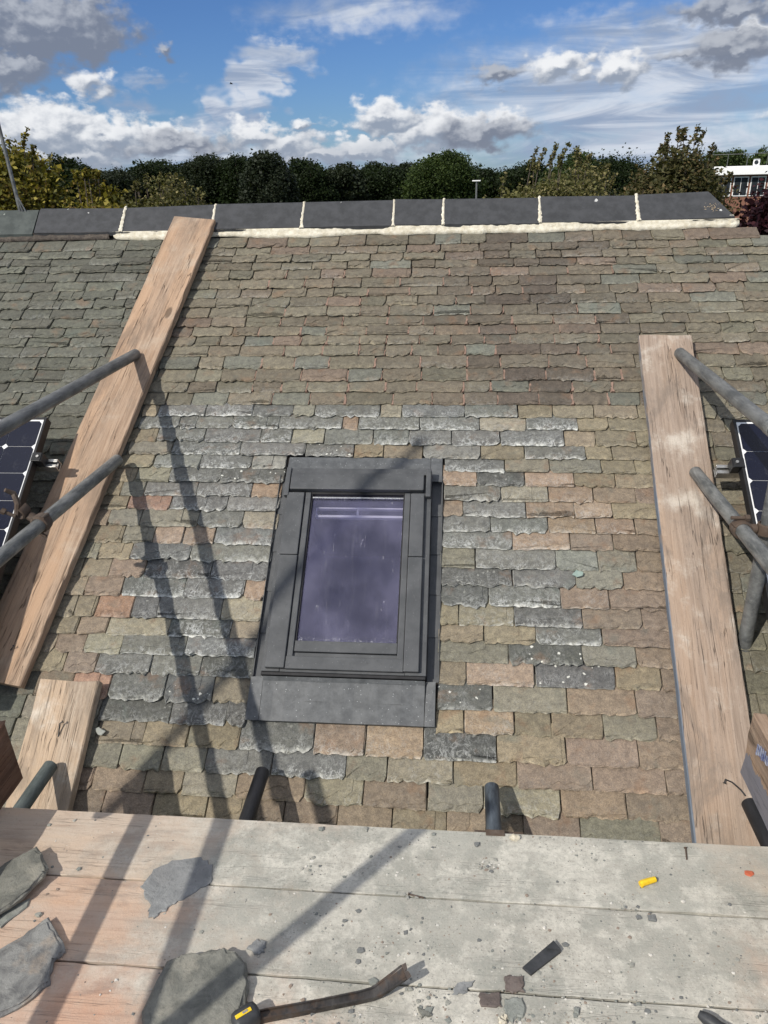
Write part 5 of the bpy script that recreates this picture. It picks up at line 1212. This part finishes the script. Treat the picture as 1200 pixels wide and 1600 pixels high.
tree('yellow_bush', 'lower yellow leafy bush between the tall bush and the olive shrub', -24.4, 11.0, 0.75, 2.9, YEL, 0.049, 160, 2448, 122, cat='bush', low=0.40, crown_r=0.24, spikes=8)
tree('olive_shrub', 'low olive shrub behind the ridge on the left', -20.2, 11.0, 0.05, 3.9, OLV, 0.041, 220, 2720, 123, cat='bush', low=0.50, crown_r=0.24, spikes=14, dome=4)
tree('olive_hedge', 'wide olive hedge behind the ridge right of the lamp post', 6.6, 13.0, 0.5, 5.9, OLV, 0.049, 340, 1904, 124, cat='hedge', low=0.45, crown_r=0.32, spikes=22, dome=3)
tree('olive_bush', 'tall olive brown bush behind the ridge on the right', 14.3, 17.0, 1.85, 4.1, BRN, 0.064, 300, 1414, 125, cat='bush', low=0.35, crown_r=0.38, spikes=22, dome=1.7)
tree('purple_tree', 'dark purple leaved tree beyond the right end of the ridge', 22.6, 9.5, 0.55, 5.2, PUR, 0.049, 240, 2448, 126, low=0.40, crown_r=0.26, dome=3.5)
# ------------------------------------------------------------------ far building on the right
bx, by = pol(17.6, 60); bz = GZ
bl = empty('building', (bx, by, bz)); tag(bl, 'low brick building with a white flat roof edge at the far right', 'building')
BM = Matrix.Translation((bx, by, bz)) @ Matrix.Rotation(math.radians(-22), 4, 'Z')
M_BRICK = mat_plain('brick', (0.16, 0.075, 0.05), (0.22, 0.11, 0.075), 30.0, 0.9); M_DARKGLASS = mat_plain('dark_pane', (0.012, 0.015, 0.018), (0.03, 0.035, 0.04), 3.0, 0.1, 0)
zr = elev(-0.02, 60) - GZ
mb = MB(); mb.box(-1.5, 9, 0.6, 7, 0, zr - 0.45); mb.build('wall', M_BRICK, bl, BM)
mb = MB(); mb.box(-1.9, 9.4, 0.0, 7.3, zr - 0.42, zr + 0.12, 0.03); mb.build('roof_edge', M_WHITE, bl, BM)
for i in range(7):
    x0 = -0.9 + i * 1.05
    mb = MB(); mb.box(x0, x0 + 0.92, 0.54, 0.62, zr - 1.75, zr - 0.52, 0.01); wo = mb.build('window', M_WHITE, bl, BM)
    for q in range(2):
        mb = MB(); mb.box(x0 + 0.06 + q * 0.42, x0 + 0.44 + q * 0.42, 0.515, 0.545, zr - 1.68, zr - 0.60); mb.build('pane', M_DARKGLASS, wo, BM)
mb = MB(); mb.box(1.15, 1.55, 0.8, 1.3, zr + 0.11, zr + 0.52, 0.04); v_ = mb.build('roof_vent', M_WHITE, bl, BM)
mb = MB(); mb.tube([(1.35, 0.81, zr + 0.32), (1.35, 0.77, zr + 0.32)], 0.13, 14); mb.build('vent_hole', M_DARKGLASS, v_, BM)
for i in range(9):
    mb = MB(); mb.tube([(-1.6 + i * 1.2, 0.4, zr + 0.1), (-1.6 + i * 1.2, 0.4, zr + 0.85)], 0.018, 6); mb.build('railing_post', M_GALV, bl, BM)
mb = MB(); mb.tube([(-1.7, 0.4, zr + 0.85), (8.2, 0.4, zr + 0.85)], 0.018, 6); mb.build('handrail', M_GALV, bl, BM)
# lamp post beyond the roof
lx, ly = pol(1.28, 42); lz = elev(-0.42, 42)
lp = MB(); lp.tube([(lx, ly, GZ), (lx, ly, lz)], [0.07, 0.045], 8); lo = lp.build('lamp_post', M_GALV); tag(lo, 'slim lamp post with a flat lamp head left of the olive hedge', 'lamp post')
mb = MB(); mb.box(lx - 0.22, lx + 0.20, ly - .1, ly + .1, lz, lz + 0.06, 0.02); mb.build('lamp_head', M_WHITE, lo)
# a bird high over the trees
bx_, by_ = pol(-14.95, 55); bz_ = elev(5.79, 55)
mb = MB(); mb.tube([(bx_ - .10, by_, bz_), (bx_ - .03, by_, bz_ + .01), (bx_ + .06, by_, bz_), (bx_ + .13, by_, bz_ - .01)], [0.008, 0.03, 0.028, 0.006], 6)
bird = mb.build('bird', M_GASKET); tag(bird, 'tiny dark bird in flight in front of the wispy cloud', 'bird')
for s_ in (-1, 1):
    mb = MB(); mb.add([(bx_ - .03, by_, bz_), (bx_ + .05, by_, bz_), (bx_ + .05, by_ + s_ * .16, bz_ + .07), (bx_ + .01, by_ + s_ * .2, bz_ + .06), (bx_ - .03, by_, bz_ + .008), (bx_ + .05, by_, bz_ + .008), (bx_ + .05, by_ + s_ * .16, bz_ + .076), (bx_ + .01, by_ + s_ * .2, bz_ + .066)], [(0, 1, 2, 3), (7, 6, 5, 4), (0, 4, 5, 1), (1, 5, 6, 2), (2, 6, 7, 3), (3, 7, 4, 0)]); mb.build('wing', M_GASKET, bird)
